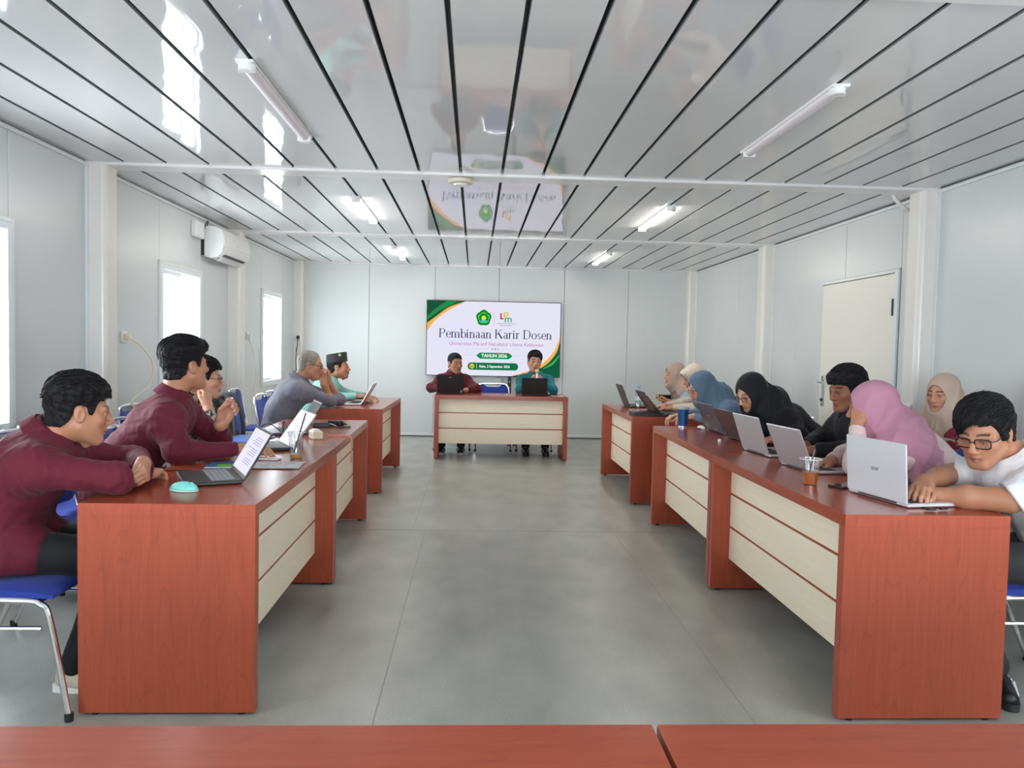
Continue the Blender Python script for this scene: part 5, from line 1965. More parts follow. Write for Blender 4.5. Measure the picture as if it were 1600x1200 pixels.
slide_text('institute_line', 'LEMBAGA PENJAMINAN MUTU', 778, 942, 316, 11, S(120, 110, 130))
slide_text('institute_line', 'UMNU KEBUMEN', 806, 908, 333, 11, S(120, 110, 130))
slide_text('university_line', "Universitas Ma'arif Nahdlatul Ulama Kebumen", 358, 1196, 517, 33, S(190, 120, 178))
g = Glyphs()
for ch in 'Pembinaan Karir Dosen':
    g.put(ch)
gw = max(p[0] for p in g.m.v) - min(p[0] for p in g.m.v)
gx = min(p[0] for p in g.m.v)
k = (1272 - 264) / 1187 * (TW - 0.02) / gw
kz = 82 / 680 * (THH - 0.02)
o_ = TU(*C2(264, 449), 3)
g.m.v = [(o_[0] + (x - gx) * k, o_[1], o_[2] + y * kz) for x, y, _ in g.m.v]
tvp(g.m, 'slide_title', emit('ink_title', S(38, 58, 84), SCR), bgp)['kind'] = 'stuff'


def pill(name, x0, y0, x1, y1, col_, d, pointed):
    hh = (y1 - y0) / 2
    if pointed:
        pts = [(x0, (y0 + y1) / 2 + hh * 0.2), (x0, (y0 + y1) / 2 - hh * 0.2), (x0 + hh, y0), (x1 - hh, y0), (x1, (y0 + y1) / 2 - hh * 0.2), (x1, (y0 + y1) / 2 + hh * 0.2), (x1 - hh, y1), (x0 + hh, y1)]
    else:
        pts = [(x0 + hh * 0.8 - hh * 0.8 * math.sin(a), (y0 + y1) / 2 - hh * math.cos(a)) for a in [PI * k / 8 for k in range(9)]] + \
              [(x1 - hh * 0.8 + hh * 0.8 * math.sin(a), (y0 + y1) / 2 + hh * math.cos(a)) for a in [PI * k / 8 for k in range(9)]]
    return slide_poly(name, [C2(*q) for q in pts], col_, d, parent=bgp)


pill('year_badge', 603, 581, 918, 638, S(22, 140, 84), 2, True)
pill('date_badge', 524, 674, 976, 741, S(20, 112, 70), 2, False)
slide_text('year_text', 'TAHUN 2026', 645, 874, 623, 30, (0.95, 1, 0.97), 0.025)
slide_text('date_text', 'Rabu, 2 September 2026', 628, 900, 719, 24, (0.95, 1, 0.97), 0.022)
pill('calendar_icon', 541, 686, 584, 729, S(238, 214, 70), 3, False)
for cx in (552, 562, 572):
    slide_poly('calendar_cell', R_(cx - 3, 702, cx + 3, 718), S(20, 112, 70), 4, parent=bgp)
slide_poly('date_divider', R_(602, 684, 605, 730), (0.9, 1, 0.9), 3, parent=bgp)
m_ = MB()
for r_ in ((490, 606, 598, 608), (922, 606, 1020, 608), (500, 547, 700, 549), (820, 547, 995, 549), (735, 540, 750, 556), (760, 536, 775, 560), (785, 540, 800, 556)):
    m_.add([TU(u, v, 2) for u, v in R_(*r_)], [(0, 1, 2, 3)])
tvp(m_, 'slide_rule', emit('slide_rule', S(190, 180, 205), SCR), bgp)
# perforated upright under the screen
m_ = MB().box((0.485, 11.24, 0.0), (0.535, 11.27, 0.893), 0.003)
st = m_.build('screen_stand', M_BLACK, label='black perforated upright bar below the wall screen', cat='stand')
for z in (0.74, 0.82):
    MB().lathe([(0.009, 0), (0.009, 0.002)], 10).build('bolt_hole', M_SILVER, st).matrix_local = Matrix.Translation((0.51, 11.239, z)) @ Matrix.Rotation(PI / 2, 4, 'X')

# ================================================================== AIR CONDITIONER AND WALL FITTINGS
ac = thing('air_conditioner', 'white split air conditioner mounted high on left wall', 'air conditioner', (XL, 7.47, 2.10))
prof = [(0.0, 0.02), (0.09, 0.0), (0.15, 0.012), (0.19, 0.05), (0.205, 0.11), (0.20, 0.22), (0.185, 0.265), (0.14, 0.29), (0.0, 0.295)]
MB().prism(prof[::-1], (0, 0, 0), (1, 0, 0), (0, 0, 1), (0, 1, 0), 0.86).build('casing', M_WHITE, ac, smooth=40)
MB().prism([(0.20, 0.12), (0.213, 0.12), (0.207, 0.225), (0.187, 0.275), (0.175, 0.27), (0.19, 0.22)][::-1], (0, 0.012, 0), (1, 0, 0), (0, 0, 1), (0, 1, 0), 0.836).build('front_panel', M_WHITE, ac, smooth=40)
MB().prism([(0.11, 0.000), (0.185, 0.040), (0.188, 0.044), (0.108, 0.004)], (0.002, 0.10, -0.003), (1, 0, 0), (0, 0, 1), (0, 1, 0), 0.66).build('air_outlet', M_BLACK, ac)
MB().prism([(0.105, -0.012), (0.165, 0.010), (0.163, 0.015), (0.103, -0.007)][::-1], (0.0, 0.09, -0.004), (1, 0, 0), (0, 0, 1), (0, 1, 0), 0.68).build('louvre', M_WHITE, ac)
MB().box((0.212, 0.40, 0.15), (0.2145, 0.46, 0.162)).build('display', M_SILVER, ac, smooth=0)
MB().tube(bez([(0.02, 0.0, 0.24), (0.05, -0.02, 0.31), (0.05, 0.04, 0.345), (0.03, 0.06, 0.29), (0.02, 0.0, 0.245), (0.015, -0.03, 0.24)], 6), 0.006, 6).build('cable', M_DARK, ac)
MB().box((0, -0.004, 0.02), (0.03, -0.0005, 0.26)).build('pipe_cover', M_BLACK, ac, smooth=0)
b = MB().box((XL, 7.20, 2.26), (XL + 0.05, 7.42, 2.41), 0.008).build('switch_box', M_WHITE, label='white rectangular switch box on left wall beside air conditioner', cat='switch box')
MB().box((XL + 0.0501, 7.215, 2.275), (XL + 0.053, 7.405, 2.395), 0.002).build('lid', M_WHITE, b)


def socket(loc, axis, label, plug=None):
    t = thing('wall_socket', label, 'socket', loc, 0, 'white wall sockets')
    nx = np.array(axis, float)
    s = np.cross((0, 0, 1), nx)
    up = np.array([0, 0, 1.0])
    MB().obox(nx * 0.008, s, up, nx, 0.043, 0.043, 0.008, 0.004).build('plate', M_WHITE, t)
    MB().obox(nx * 0.017, s, up, nx, 0.026, 0.026, 0.003, 0.002).build('insert', M_CREAM, t)
    if plug is not None:
        MB().obox(nx * 0.034, s, up, nx, 0.02, 0.022, 0.018, 0.007).build('plug', plug, t)
    return t


socket((XL, 5.84, 1.335), (1, 0, 0), 'white wall socket at left, cream cable plugged in, beside tall post', M_CREAM)
MB().tube(bez([(XL + 0.045, 5.84, 1.33), (XL + 0.10, 5.90, 1.28), (XL + 0.16, 5.98, 1.14), (XL + 0.14, 5.96, 0.98), (XL + 0.08, 5.80, 0.86), (XL + 0.16, 5.86, 0.78), (XL + 0.30, 5.98, 0.74)], 8), 0.008, 8).build(
    'power_cable', M_CREAM, label='cream cable hanging from left wall socket down to a chair', cat='cable')
socket((XL, 8.95, 1.39), (1, 0, 0), 'white wall socket at left between the two far windows', M_WHITE)
MB().tube(bez([(XL + 0.02, 8.96, 1.36), (XL + 0.05, 9.02, 1.20), (XL + 0.07, 9.06, 0.95), (XL + 0.05, 9.0, 0.60), (XL + 0.04, 9.0, 0.05)], 8), 0.0045, 6).build(
    'thin_cable', M_CREAM, label='thin cream cable hanging down left wall by far window', cat='cable')
socket((XL + 0.07, YB - 0.116, 1.40), (0, -1, 0), 'white wall socket with black plug in far left corner', M_BLACK)
MB().tube(bez([(XL + 0.07, YB - 0.155, 1.38), (XL + 0.07, YB - 0.18, 1.30), (XL + 0.05, YB - 0.17, 1.10), (XL + 0.06, YB - 0.15, 0.6), (XL + 0.06, YB - 0.15, 0.05)], 8), 0.006, 6).build(
    'plug_cable', M_BLACK, label='black cable hanging from socket in far left corner', cat='cable')
socket((0.36, YB, 0.82), (0, -1, 0), 'white wall socket under the wall screen', None)
socket((XR - 0.125, 5.37, 0.93), (-1, 0, 0), 'white socket on right post behind woman in beige hijab', None)
MB().tube(bez([(-2.2, YB - 0.06, 0.012), (-1.0, YB - 0.05, 0.012), (0.3, YB - 0.10, 0.012), (1.4, YB - 0.05, 0.012), (2.6, YB - 0.07, 0.012)], 10), 0.008, 6).build(
    'floor_cable', M_BLACK, label='black cable running along foot of the back wall', cat='cable')

# ================================================================== LAPTOPS
M_SCREEN_DOC = emit('screen_document', (0.70, 0.69, 0.86), 0.62)
M_SCREEN_WHITE = emit('screen_page', (0.86, 0.88, 0.95), 0.72)
M_SCREEN_DARK = mat('screen_off', (0.01, 0.01, 0.012), 0.12)
M_INK = emit('screen_ink', (0.36, 0.36, 0.55), 0.45)
M_KEYL = mat('key_light', (0.24, 0.25, 0.26), 0.5)
M_LOGO = mat('logo_dark', (0.10, 0.10, 0.12), 0.3, 0.5)
M_LOGOL = mat('logo_light', (0.55, 0.55, 0.58), 0.3, 0.5)


def laptop(loc, face, lean, label, lid, base, scr, w=0.325, d=0.222, h=0.215, logo=None, keys=None, marks=None, bezel=None):
    """hinge centre at loc; user sits towards angle `face`; lid leans back `lean` degrees past upright"""
    t = thing('laptop', label, 'laptop', loc, math.radians(face) - PI / 2, 'open laptops')
    MB().box((-w / 2, 0.002, 0.003), (w / 2, d, 0.017), 0.004).build('base', base, t)
    for x in (-w / 2 + 0.03, w / 2 - 0.03):
        for y in (0.03, d - 0.02):
            MB().lathe([(0.006, 0), (0.006, 0.004)], 8, (x, y, 0)).build('foot', M_RUBBER, t)
    kb = MB().box((-w * 0.45, 0.025, 0.0168), (w * 0.45, 0.122, 0.0175)).build('keyboard', M_KEY, t, smooth=0)
    km = MB()
    for r in range(5):
        nk = 13
        for c in range(nk):
            kx = -w * 0.435 + c * (w * 0.87 / nk)
            km.box((kx + 0.0012, 0.028 + r * 0.0187, 0.0176), (kx + w * 0.87 / nk - 0.0012, 0.028 + r * 0.0187 + 0.0158, 0.0192))
    ko = km.build('keys', keys or M_KEY, kb, smooth=0)
    ko['kind'] = 'stuff'
    MB().box((-0.055, 0.138, 0.0168), (0.055, 0.205, 0.0174)).build('touchpad', base if base is not M_SILVER else M_GREYLID, t, smooth=0)
    a = math.radians(lean)
    ay = np.array([0, -math.sin(a), math.cos(a)])
    an = np.array([0, math.cos(a), math.sin(a)])
    ax = np.array([1.0, 0, 0])
    c0 = np.array([0, 0, 0.014])
    lo = MB().obox(c0 + ay * (h / 2) - an * 0.001, ax, ay, an, w / 2, h / 2, 0.0035, 0.003).build('lid', lid, t)
    MB().obox(c0 + ay * (h / 2) + an * 0.0029, ax, ay, an, w / 2 - 0.003, h / 2 - 0.003, 0.0004).build('bezel', bezel or M_BLACK, t, smooth=0)
    so = MB().obox(c0 + ay * (h / 2 + 0.004) + an * 0.0035, ax, ay, an, w / 2 - 0.010, h / 2 - 0.014, 0.0003).build('screen', scr, t, smooth=0)
    MB().tube([(-w * 0.32, 0.003, 0.010), (w * 0.32, 0.003, 0.010)], 0.0035, 8).build('hinge', M_DARK, t)
    if scr in (M_SCREEN_DOC, M_SCREEN_WHITE):
        lm = MB()
        random.seed(int(loc[1] * 100))
        for i in range(13):
            v = h * (0.80 - i * 0.045)
            if i in (4, 9):
                continue
            u1 = random.uniform(0.06, 0.10)
            lm.obox(c0 + ay * v + an * 0.0040 + ax * (u1 - 0.11), ax, ay, an, u1, 0.0012, 0.0001)
        lm.build('screen_text', M_INK, so, smooth=0)
    if logo:
        flat_text('logo', logo[0], logo[1], logo[2], lo, c0 + ay * (h * logo[3]) - an * 0.0047, ax, ay, -an, bold=0.01)
    if marks:
        mm = MB()
        for (u, v, hw, hh) in marks[0]:
            mm.obox(c0 + ay * (h * v) - an * 0.0046 - ax * u, ax, ay, an, hw, hh, 0.0002)
        mm.build('lid_mark', marks[1], lo, smooth=0)
    return t


laptop((-0.978, 3.267, 0.75), 205.6, 31, 'open laptop on near left desk, screen with document, teal mouse before it', M_DARK, M_DARK, M_SCREEN_DOC, keys=M_KEYL)
laptop((-1.02, 4.26, 0.75), 206, 36, 'open laptop with white screen behind plastic cup on left desk', M_SILVER, M_BLACK, M_SCREEN_WHITE, keys=M_KEYL, bezel=M_WHITE)
laptop((-1.10, 4.98, 0.75), 200, 32, 'dark open laptop behind the white screen on left desk', M_DARK, M_DARK, M_SCREEN_DARK)
laptop((-1.045, 7.40, 0.75), 180, 30, 'thin silver laptop before man in black cap', M_SILVER, M_SILVER, M_SCREEN_DARK, w=0.31)
laptop((-0.285, 9.27, 0.75), 90, 14, 'black laptop before man in dark maroon shirt at head desk', M_BLACK, M_BLACK, M_SCREEN_DARK, w=0.315, h=0.222,
       marks=([(0.0, 0.86, 0.018, 0.0025), (-0.135, 0.12, 0.012, 0.006), (-0.13, 0.06, 0.010, 0.004)], M_LOGOL))
laptop((0.715, 9.22, 0.75), 90, 14, 'black laptop before man with microphone at head desk', M_BLACK, M_BLACK, M_SCREEN_DARK, w=0.305, h=0.205, marks=([(0.0, 0.52, 0.006, 0.007)], M_LOGO))
laptop((1.53, 7.72, 0.75), 0, 22, 'black laptop at far end of far right desk beside water bottle', M_DARK, M_DARK, M_SCREEN_DARK, h=0.225, marks=([(0.12, 0.92, 0.012, 0.006)], mat('logo_red', (0.5, 0.03, 0.03), 0.4)))
laptop((1.66, 7.20, 0.75), 2, 34, 'dark laptop behind water bottle before woman in cream hijab', M_DARK, M_DARK, M_SCREEN_DARK, h=0.21)
laptop((1.62, 6.76, 0.75), 0, 40, 'dark brown laptop leaning far back beside black notebook', mat('brown_lid', (0.07, 0.05, 0.05), 0.3, 0.4), M_DARK, M_SCREEN_DARK, h=0.215)
laptop((1.70, 5.36, 0.75), 2, 26, 'dark grey laptop before woman in dusty blue hijab, near blue tumbler', M_GREYLID, M_GREYLID, M_SCREEN_DARK, w=0.345,
       marks=([(0.0, 0.55, 0.020, 0.004), (-0.02, 0.07, 0.036, 0.004)], M_LOGOL))
laptop((1.69, 4.88, 0.75), 3, 30, 'dark glossy laptop between grey and silver laptops on right desk', mat('gloss_lid', (0.09, 0.08, 0.085), 0.15, 0.3), M_DARK, M_SCREEN_DARK, w=0.33)
laptop((1.585, 4.27, 0.75), 5, 19, 'silver laptop before woman in black hijab', M_SILVER, M_SILVER, M_SCREEN_DARK, w=0.33, marks=([(0.0, 0.50, 0.008, 0.009)], M_LOGOL))
laptop((1.585, 3.71, 0.75), 6, 23, 'silver laptop behind tea cup on right desk', M_SILVER, M_SILVER, M_SCREEN_DARK, w=0.325, logo=('AVITA', 0.022, M_LOGOL, 0.42))
ac_ = laptop((1.583, 2.953, 0.75), 9.8, 4, 'pale silver laptop marked acer before man in white T-shirt', mat('pale_silver', (0.70, 0.72, 0.77), 0.34, 0.3), mat('pale_silver', (0, 0, 0)), M_SCREEN_DARK, w=0.347, d=0.232, h=0.226,
             logo=('acer', 0.026, M_LOGO, 0.46), bezel=M_DARK)

# ================================================================== SMALL THINGS ON THE DESKS
M_TEALP = mat('teal_plastic', S(120, 212, 200), 0.35)
t = thing('computer_mouse', 'teal computer mouse on near left desk', 'mouse', (-1.082, 2.965, 0.75), math.radians(-18))
F = Field((-0.075, -0.05, -0.004), (0.075, 0.05, 0.055), 0.003)
F.ell((-0.004, 0, 0.006), (0.058, 0.034, 0.030), 0.0)
F.D[:] = np.maximum(F.D, (0.006 - F.ax[2])[None, None, :])
v, f = F.surface()
link('shell', np_mesh('shell', relax(v, f, 1), f), M_TEALP, t)
F = Field((-0.075, -0.05, -0.004), (0.075, 0.05, 0.03), 0.003)
F.ell((-0.004, 0, 0.006), (0.060, 0.036, 0.030), 0.0)
F.D[:] = np.maximum(F.D, np.maximum((F.ax[2] - 0.006), (0.001 - F.ax[2]))[None, None, :])
v, f = F.surface()
link('skirt', np_mesh('skirt', v, f), mat('mint_plastic', S(205, 232, 226), 0.4), t)
MB().lathe([(0.0085, -0.003), (0.0095, 0), (0.0085, 0.003)], 14).build('wheel', M_TEALP, t).matrix_local = Matrix.Translation((0.03, 0, 0.0255)) @ Matrix.Rotation(PI / 2, 4, 'X')

M_CUP = glass_mat('clear_cup', (0.93, 0.94, 0.95), 0.10, 0.05)
M_TEA = mat('tea', S(205, 105, 20), 0.15, trans=0.0)
M_TEAL2 = mat('weak_tea', S(214, 160, 70), 0.2)


def cup(loc, label, h, r0, r1, fill, tm, straw, ice=False):
    t = thing('plastic_cup', label, 'cup', loc, 0, 'plastic drink cups')
    rr = lambda z: r0 + (r1 - r0) * z / h
    MB().lathe([(r0 * 0.9, 0.0), (r0, 0.002), (r1, h), (r1 + 0.004, h), (r1 + 0.004, h + 0.003), (r1 - 0.001, h + 0.003), (r0 - 0.001, 0.004), (0.0005, 0.004)], 28, cap=False).build('cup_wall', M_CUP, t)
    n = 28
    MB().tube([((r1 + 0.003) * math.cos(2 * PI * k / n), (r1 + 0.003) * math.sin(2 * PI * k / n), h) for k in range(n)], 0.0018, 6, closed=True).build('rim', M_WHITE, t)
    for z in (0.35 * h, 0.62 * h):
        MB().tube([((rr(z) + 0.0005) * math.cos(2 * PI * k / n), (rr(z) + 0.0005) * math.sin(2 * PI * k / n), z) for k in range(n)], 0.0009, 5, closed=True).build('rib', M_CUP, t)
    MB().lathe([(r0 - 0.002, 0.004), (rr(fill) - 0.002, fill)], 28).build('drink', tm, t)
    MB().tube(straw, 0.0035, 8).build('straw', M_DARK, t)
    return t


cup((1.463, 3.285, 0.75), 'plastic cup half full of brown tea on near right desk', 0.112, 0.029, 0.043, 0.055, M_TEA, [(-0.012, 0, 0.01), (0.018, 0.004, 0.155)])
cup((-0.868, 3.85, 0.75), 'plastic cup nearly empty with black straw on left desk', 0.128, 0.030, 0.041, 0.022, M_TEAL2, [(-0.012, 0, 0.025), (0.045, 0.004, 0.225)])

t = thing('tumbler', 'blue tumbler with grey lid on middle right desk', 'tumbler', (1.556, 5.70, 0.75))
MB().lathe([(0.030, 0.0), (0.033, 0.002), (0.0335, 0.012)], 28).build('base_ring', M_CHROME, t)
MB().lathe([(0.0335, 0.012), (0.041, 0.135)], 28).build('tumbler_body', mat('navy_metal', S(24, 72, 130), 0.35, 0.3), t)
MB().lathe([(0.042, 0.135), (0.044, 0.140), (0.043, 0.152), (0.030, 0.156)], 28).build('lid', mat('grey_lid_plastic', (0.45, 0.46, 0.45), 0.4), t)

t = thing('water_bottle', 'clear plastic water bottle with blue cap on far right desk', 'bottle', (1.615, 7.56, 0.75))
MB().lathe([(0.026, 0.0), (0.032, 0.006), (0.032, 0.05), (0.030, 0.056), (0.032, 0.062), (0.032, 0.10), (0.030, 0.106), (0.032, 0.112), (0.031, 0.145), (0.022, 0.172), (0.013, 0.188), (0.013, 0.20)], 24).build(
    'bottle_wall', glass_mat('bottle_plastic', (0.90, 0.93, 0.97), 0.16, 0.08), t)
MB().lathe([(0.0305, 0.004), (0.0305, 0.13)], 24).build('water', glass_mat('water_clear', (0.93, 0.96, 0.98), 0.10, 0.05), t)
MB().lathe([(0.0322, 0.075), (0.0322, 0.115)], 24, cap=False).build('bottle_label', mat('label_pale', S(205, 214, 226), 0.5), t)
MB().lathe([(0.015, 0.196), (0.0155, 0.198), (0.0155, 0.216), (0.014, 0.218)], 20).build('cap', mat('cap_blue', S(110, 160, 235), 0.4), t)

t = thing('notebook', 'thick black notebook lying on far right desk corner', 'notebook', (1.51, 6.62, 0.75), math.radians(2))
MB().box((-0.135, 0.0, 0.0), (0.135, 0.19, 0.004), 0.001).build('cover', M_BLACK, t)
MB().box((-0.132, 0.003, 0.004), (0.130, 0.187, 0.026)).build('pages', mat('page_edge_dark', (0.05, 0.05, 0.05), 0.6), t, smooth=0)
MB().box((-0.135, 0.0, 0.026), (0.135, 0.19, 0.031), 0.001).build('cover', M_BLACK, t)

t = thing('small_mouse', 'small white and black mouse beside dark grey laptop on right desk', 'mouse', (1.665, 5.60, 0.75), math.radians(-70))
F = Field((-0.05, -0.03, -0.004), (0.05, 0.03, 0.04), 0.003)
F.ell((0, 0, 0.004), (0.040, 0.024, 0.022), 0.0)
F.D[:] = np.maximum(F.D, (0.001 - F.ax[2])[None, None, :])
v, f = F.surface()
link('shell', np_mesh('shell', v, f), M_WHITE, t)
MB().box((-0.02, -0.0262, 0.002), (0.03, 0.0262, 0.008), 0.002).build('grip', M_BLACK, t)

t = thing('bottle_cap', 'tiny white bottle cap on right desk', 'cap', (1.55, 4.81, 0.75))
MB().lathe([(0.009, 0.0), (0.010, 0.002), (0.010, 0.016), (0.008, 0.018)], 16).build('cap_shell', M_WHITE, t)
n = 16
MB().tube([(0.0102 * math.cos(2 * PI * k / n), 0.0102 * math.sin(2 * PI * k / n), 0.003) for k in range(n)], 0.001, 5, closed=True).build('cap_ring', M_CREAM, t)


def phone(loc, rz, label, m, tilt=0.0, size=(0.072, 0.15), screen=M_SCREEN_DARK, cat='phone', name='phone', ry=0.0):
    t = thing(name, label, cat, loc)
    t.rotation_euler = (tilt, ry, rz)
    w, l = size
    MB().box((-w / 2, -l / 2, 0), (w / 2, l / 2, 0.008), 0.003).build('case', m, t)
    MB().box((-w / 2 + 0.003, -l / 2 + 0.004, 0.008), (w / 2 - 0.003, l / 2 - 0.004, 0.0086)).build('screen', screen, t, smooth=0)
    return t


ph = phone((1.60, 3.235, 0.751), math.radians(-65), 'black phone lying behind acer laptop on right desk', M_BLACK)
phone((-1.005, 3.79, 0.751), math.radians(80), 'white phone lying beside plastic cup on left desk', M_WHITE, screen=M_WHITE)
phone((-1.075, 7.66, 0.751), math.radians(80), 'black phone under hand of man in black cap', M_BLACK)
phone((0.935, 9.30, 0.751), math.radians(75), 'black phone at right end of head desk', M_BLACK)
phone((1.93, 7.83, 0.845), math.radians(80), 'dark phone held by woman in taupe hijab', M_DARK, tilt=math.radians(0), ry=math.radians(35))
tb = phone((2.555, 4.50, 0.83), math.radians(4), 'white tablet held upright by woman in crimson jacket', M_WHITE, size=(0.17, 0.25), cat='tablet', name='tablet', ry=math.radians(62))
MB().lathe([(0.010, -0.0012), (0.010, 0.0)], 14, (0.07, -0.105, 0)).build('camera_lens', M_BLACK, tb)
# papers
t = thing('newspaper', 'folded printed newspaper lying under cup on left desk', 'newspaper', (-0.93, 3.60, 0.7505), math.radians(3))
for k in range(3):
    P_ = [[(-0.145 + 0.29 * i / 8, -0.105 + 0.21 * j / 5, 0.0005 + 0.0012 * k + 0.002 * math.sin(i * 0.9 + k) ** 2) for j in range(6)] for i in range(9)]
    MB().grid(P_).build('sheet', mat('newsprint', S(225, 222, 220), 0.8, var=(28, 0.2, (1, 2, 1), S(170, 178, 185))), t)
t = thing('brochure', 'green and blue brochure under laptop on left desk', 'brochure', (-1.135, 3.60, 0.7505), math.radians(8))
MB().box((-0.075, -0.10, 0.0), (0.075, 0.10, 0.002)).build('page', mat('print_blue', S(60, 120, 170), 0.35), t, smooth=0)
MB().box((-0.03, -0.06, 0.002), (0.06, 0.02, 0.0023)).build('green_panel', mat('print_green', S(110, 190, 60), 0.35), t, smooth=0)
MB().box((-0.07, -0.098, 0.002), (0.07, -0.075, 0.0023)).build('white_band', M_PAPER, t, smooth=0)
t = thing('paper_sheet', 'white paper at right end of head desk', 'paper', (0.99, 9.24, 0.7505), math.radians(12))
MB().box((-0.07, -0.05, 0), (0.07, 0.05, 0.001)).build('sheet', M_PAPER, t, smooth=0)
t = thing('folder', 'bright blue plastic folder on left desk by maroon sleeve', 'folder', (-1.31, 4.55, 0.7505), math.radians(-6))
MB().box((-0.11, -0.16, 0), (0.11, 0.16, 0.003), 0.001).build('cover', mat('folder_blue', S(30, 120, 235), 0.3), t)
MB().box((-0.105, -0.155, 0.003), (0.11, 0.155, 0.006)).build('inner_pages', M_PAPER, t, smooth=0)
MB().box((-0.11, -0.16, 0.006), (0.11, 0.16, 0.009), 0.001).build('cover', mat('folder_blue', (0, 0, 0)), t)
# power block, adapters, leads on the left desk
t = thing('power_block', 'cream white power block with orange leads on left desk', 'power block', (-0.935, 4.655, 0.75), math.radians(25))
MB().box((-0.032, -0.05, 0.0), (0.032, 0.05, 0.05), 0.007).build('block_body', M_CREAM, t)
for k in (-1, 1):
    MB().box((-0.018, k * 0.024 - 0.015, 0.05), (0.018, k * 0.024 + 0.015, 0.058), 0.003).build('outlet', M_WHITE, t)
MB().box((-0.02, 0.05, 0.01), (0.02, 0.075, 0.04), 0.006).build('plug', M_WHITE, t)
MB().tube(bez([(-0.90, 4.72, 0.775), (-0.86, 4.78, 0.757), (-0.80, 4.80, 0.755), (-0.75, 4.74, 0.755), (-0.735, 4.72, 0.74), (-0.735, 4.72, 0.60)], 8), 0.004, 6).build(
    'orange_lead', mat('orange_lead', S(225, 140, 105), 0.5), label='orange lead running from power block over desk edge', cat='cable')
for (x, y, rz), lab in (((-1.03, 5.30, 0.3), 'black power adapter on left desk behind power block'), ((-0.96, 5.46, -0.5), 'second black power adapter on left desk beside coiled lead')):
    t = thing('power_adapter', lab, 'adapter', (x, y, 0.75), rz, 'black adapters')
    MB().box((-0.055, -0.025, 0), (0.055, 0.025, 0.03), 0.006).build('adapter_body', M_BLACK, t)
    MB().tube([(0.055, 0, 0.015), (0.085, 0, 0.012)], 0.006, 8).build('strain_relief', M_BLACK, t)
MB().tube(bez([(-1.00, 5.34, 0.765), (-0.92, 5.44, 0.76), (-0.86, 5.40, 0.758), (-0.84, 5.30, 0.757), (-0.90, 5.26, 0.757), (-0.96, 5.34, 0.765), (-1.05, 5.5, 0.757), (-1.16, 5.42, 0.757), (-1.2, 5.2, 0.757)], 8), 0.0045, 6).build(
    'adapter_lead', M_BLACK, label='black coiled adapter lead on left desk', cat='cable')
MB().tube(bez([(-1.28, 4.60, 0.775), (-1.24, 4.70, 0.83), (-1.20, 4.78, 0.80), (-1.18, 4.86, 0.76), (-1.16, 4.80, 0.84), (-1.12, 4.74, 0.80), (-1.08, 4.80, 0.757), (-1.0, 4.9, 0.757), (-0.96, 4.76, 0.757)], 8), 0.0035, 6).build(
    'loose_lead', M_BLACK, label='loose black lead looping over blue folder on left desk', cat='cable')
MB().tube(bez([(-1.08, 3.42, 0.760), (-1.14, 3.40, 0.755), (-1.24, 3.40, 0.755), (-1.34, 3.34, 0.757), (-1.375, 3.28, 0.72), (-1.38, 3.26, 0.5)], 8), 0.0035, 6).build(
    'laptop_lead', M_BLACK, label='thin black lead from near left laptop over desk edge', cat='cable')
t = thing('tissue_pack', 'small cyan tissue pack at near edge of far left desk', 'tissue pack', (-1.33, 6.95, 0.75), 0.4)
MB().box((-0.05, -0.03, 0), (0.05, 0.03, 0.022), 0.008).build('wrapper', mat('cyan_wrap', S(130, 205, 215), 0.3), t)
MB().box((-0.03, -0.012, 0.022), (0.03, 0.012, 0.026), 0.002).build('tissue', M_PAPER, t)
# acer side: dongles
t = thing('usb_dongle', 'black adapter plugged in side of acer laptop', 'dongle', (1.695, 2.752, 0.7535), math.radians(9.8))
MB().box((-0.035, -0.014, 0.0), (-0.002, 0.008, 0.009), 0.002).build('dongle_body', M_BLACK, t)
MB().box((0.02, -0.012, 0.001), (0.05, 0.006, 0.008), 0.002).build('plug', M_BLACK, t)
# microphone
t = thing('microphone', 'gold-headed microphone held by man in teal shirt', 'microphone', (0.778, 9.550, 0.825))
M_GOLD = mat('mic_mesh', S(214, 190, 130), 0.35, 0.6, bump=(900, 0.6, 0.002, (1, 1, 1)))
ax_ = unit(np.array([-0.02, 0.16, 1]))
MB().tube([ax_ * 0.0, ax_ * 0.16, ax_ * 0.18], [0.013, 0.017, 0.02], 14).build('mic_handle', M_SILVER, t)
F = Field((-0.05, -0.05, 0.14), (0.05, 0.09, 0.27), 0.004)
F.ell(ax_ * 0.205, (0.027, 0.027, 0.032), 0.0)
v, f = F.surface()
link('mic_head', np_mesh('mic_head', v, f), M_GOLD, t)
# cap of the man at far left
capx = p5[1]
t = thing('peci_cap', 'black velvet cap with small green badge on man in mint shirt', 'hat', tuple(np.array((-1.345, 7.79, 1.085))))
hsz = 0.98
n = 36
V_, F_ = [], []
for (rx, ry, z, tl) in ((0.088, 0.106, 0.052, 0.0), (0.089, 0.107, 0.07, 0.0), (0.084, 0.103, 0.138, 0.0), (0.081, 0.100, 0.143, 0.0), (0.055, 0.07, 0.135, 0.0)):
    for k in range(n):
        a = 2 * PI * k / n
        V_.append(np.array([rx * math.cos(a), -0.016 + ry * math.sin(a), z + 0.012 * math.sin(a) * (1 if z > 0.1 else 0.3)]))
for i in range(4):
    for k in range(n):
        l = (k + 1) % n
        F_.append((i * n + k, i * n + l, (i + 1) * n + l, (i + 1) * n + k))
F_.append(tuple(range(4 * n, 5 * n)))
Vw = [capx @ (q * hsz) for q in V_]
MB().add(Vw, F_).build('cap_shell', mat('black_velvet', (0.010, 0.010, 0.013), 0.7, sheen=0.3), t)
bm_ = MB()
for k, (du, sz) in enumerate(((0.35, 0.012), (0.62, 0.008))):
    pass
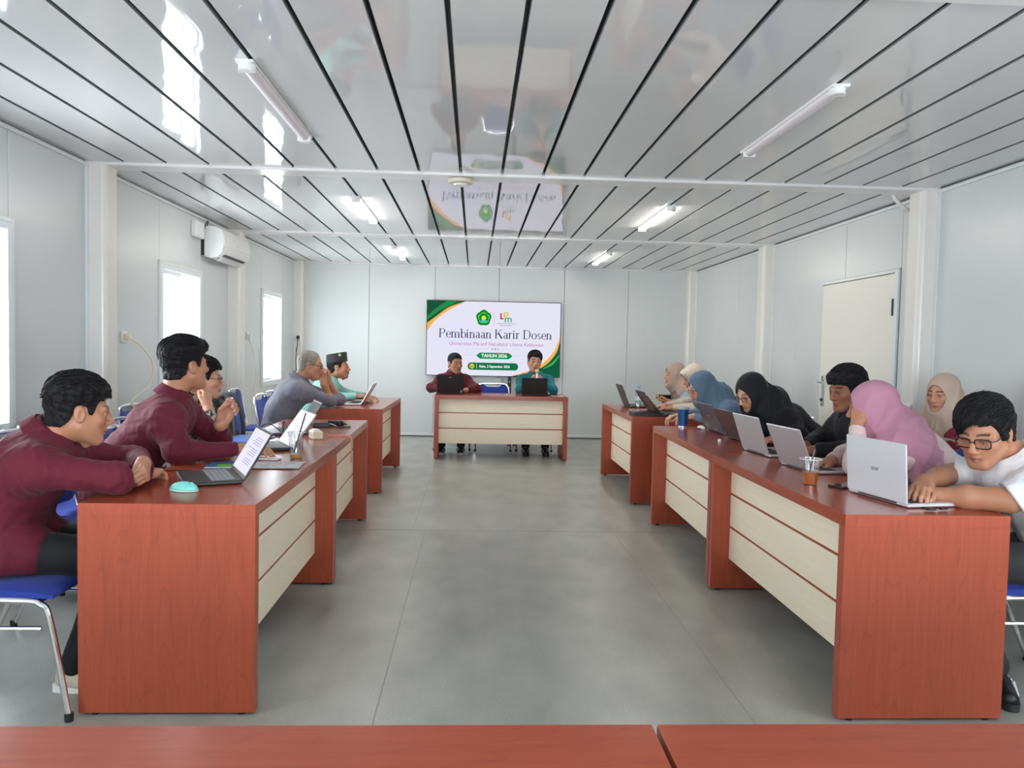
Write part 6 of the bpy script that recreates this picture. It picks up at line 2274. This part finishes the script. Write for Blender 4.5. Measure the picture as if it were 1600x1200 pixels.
bp = [capx @ (np.array([0.088 * math.cos(a), -0.016 + 0.108 * math.sin(a), 0.125 + dz]) * hsz) for a, dz in [(0.45 + 0.16 * math.cos(q) / 1.2, 0.015 * math.sin(q)) for q in [2 * PI * k / 14 for k in range(14)]]]
bm_.add(bp, [tuple(range(14))])
bm_.build('badge', mat('badge_green', S(150, 200, 130), 0.5), t, smooth=0)
# bags
M_BAG = mat('bag_black', (0.013, 0.013, 0.015), 0.6, bump=[(14, 0.6, 0.02, (1, 1, 1)), (400, 0.3, 0.001, (1, 1, 1))])
t = thing('backpack', 'black backpack standing on empty chair at left desk', 'backpack', (-1.74, 5.45, 0.462))
F = Field((-0.22, -0.24, -0.01), (0.24, 0.24, 0.56), 0.01)
F.cone((0.0, -0.06, 0.13), (0.0, 0.06, 0.13), 0.12, 0.12, 0.0)
F.cone((-0.02, -0.06, 0.13), (-0.05, -0.05, 0.39), 0.12, 0.085, 0.05).cone((-0.02, 0.06, 0.13), (-0.05, 0.05, 0.39), 0.12, 0.085, 0.05)
F.cone((0.09, -0.04, 0.12), (0.09, 0.04, 0.12), 0.07, 0.07, 0.03)
F.ridge(folds(77, 0.006, (0.08, 0.2), 5))
F.D[:] = np.maximum(F.D, (0.002 - F.ax[2])[None, None, :])
v, f = F.surface()
link('bag_body', np_mesh('bag_body', relax(v, f, 1), f), M_BAG, t)
for s in (-1, 1):
    MB().tube(bez([(-0.02, s * 0.06, 0.46), (0.05, s * 0.07, 0.49), (0.10, s * 0.09, 0.38), (0.12, s * 0.10, 0.22), (0.08, s * 0.11, 0.08)], 6), 0.014, 8).build('strap', mat('strap_grey', (0.10, 0.10, 0.11), 0.6), t)
MB().tube(bez([(-0.06, -0.03, 0.46), (-0.06, -0.02, 0.51), (-0.06, 0.02, 0.51), (-0.06, 0.03, 0.46)], 6), 0.008, 8).build('grab_handle', M_BAG, t)
t = thing('shoulder_bag', 'black bag resting on chair by left wall post', 'bag', (-2.24, 5.90, 0.462))
F = Field((-0.2, -0.24, -0.01), (0.22, 0.24, 0.42), 0.011)
F.cone((-0.02, -0.08, 0.10), (-0.02, 0.08, 0.10), 0.10, 0.10, 0.0)
F.cone((-0.05, -0.05, 0.15), (-0.09, 0.08, 0.27), 0.085, 0.06, 0.06)
F.ridge(folds(78, 0.007, (0.08, 0.2), 5))
F.D[:] = np.maximum(F.D, (0.002 - F.ax[2])[None, None, :])
v, f = F.surface()
link('bag_body', np_mesh('bag_body', relax(v, f, 1), f), M_BAG, t)
MB().tube(bez([(-0.05, -0.08, 0.2), (-0.02, -0.04, 0.30), (-0.02, 0.06, 0.31), (-0.05, 0.10, 0.24)], 6), 0.009, 8).build('strap', M_BAG, t)
# purple mask hanging at the chin of the man in the black jacket
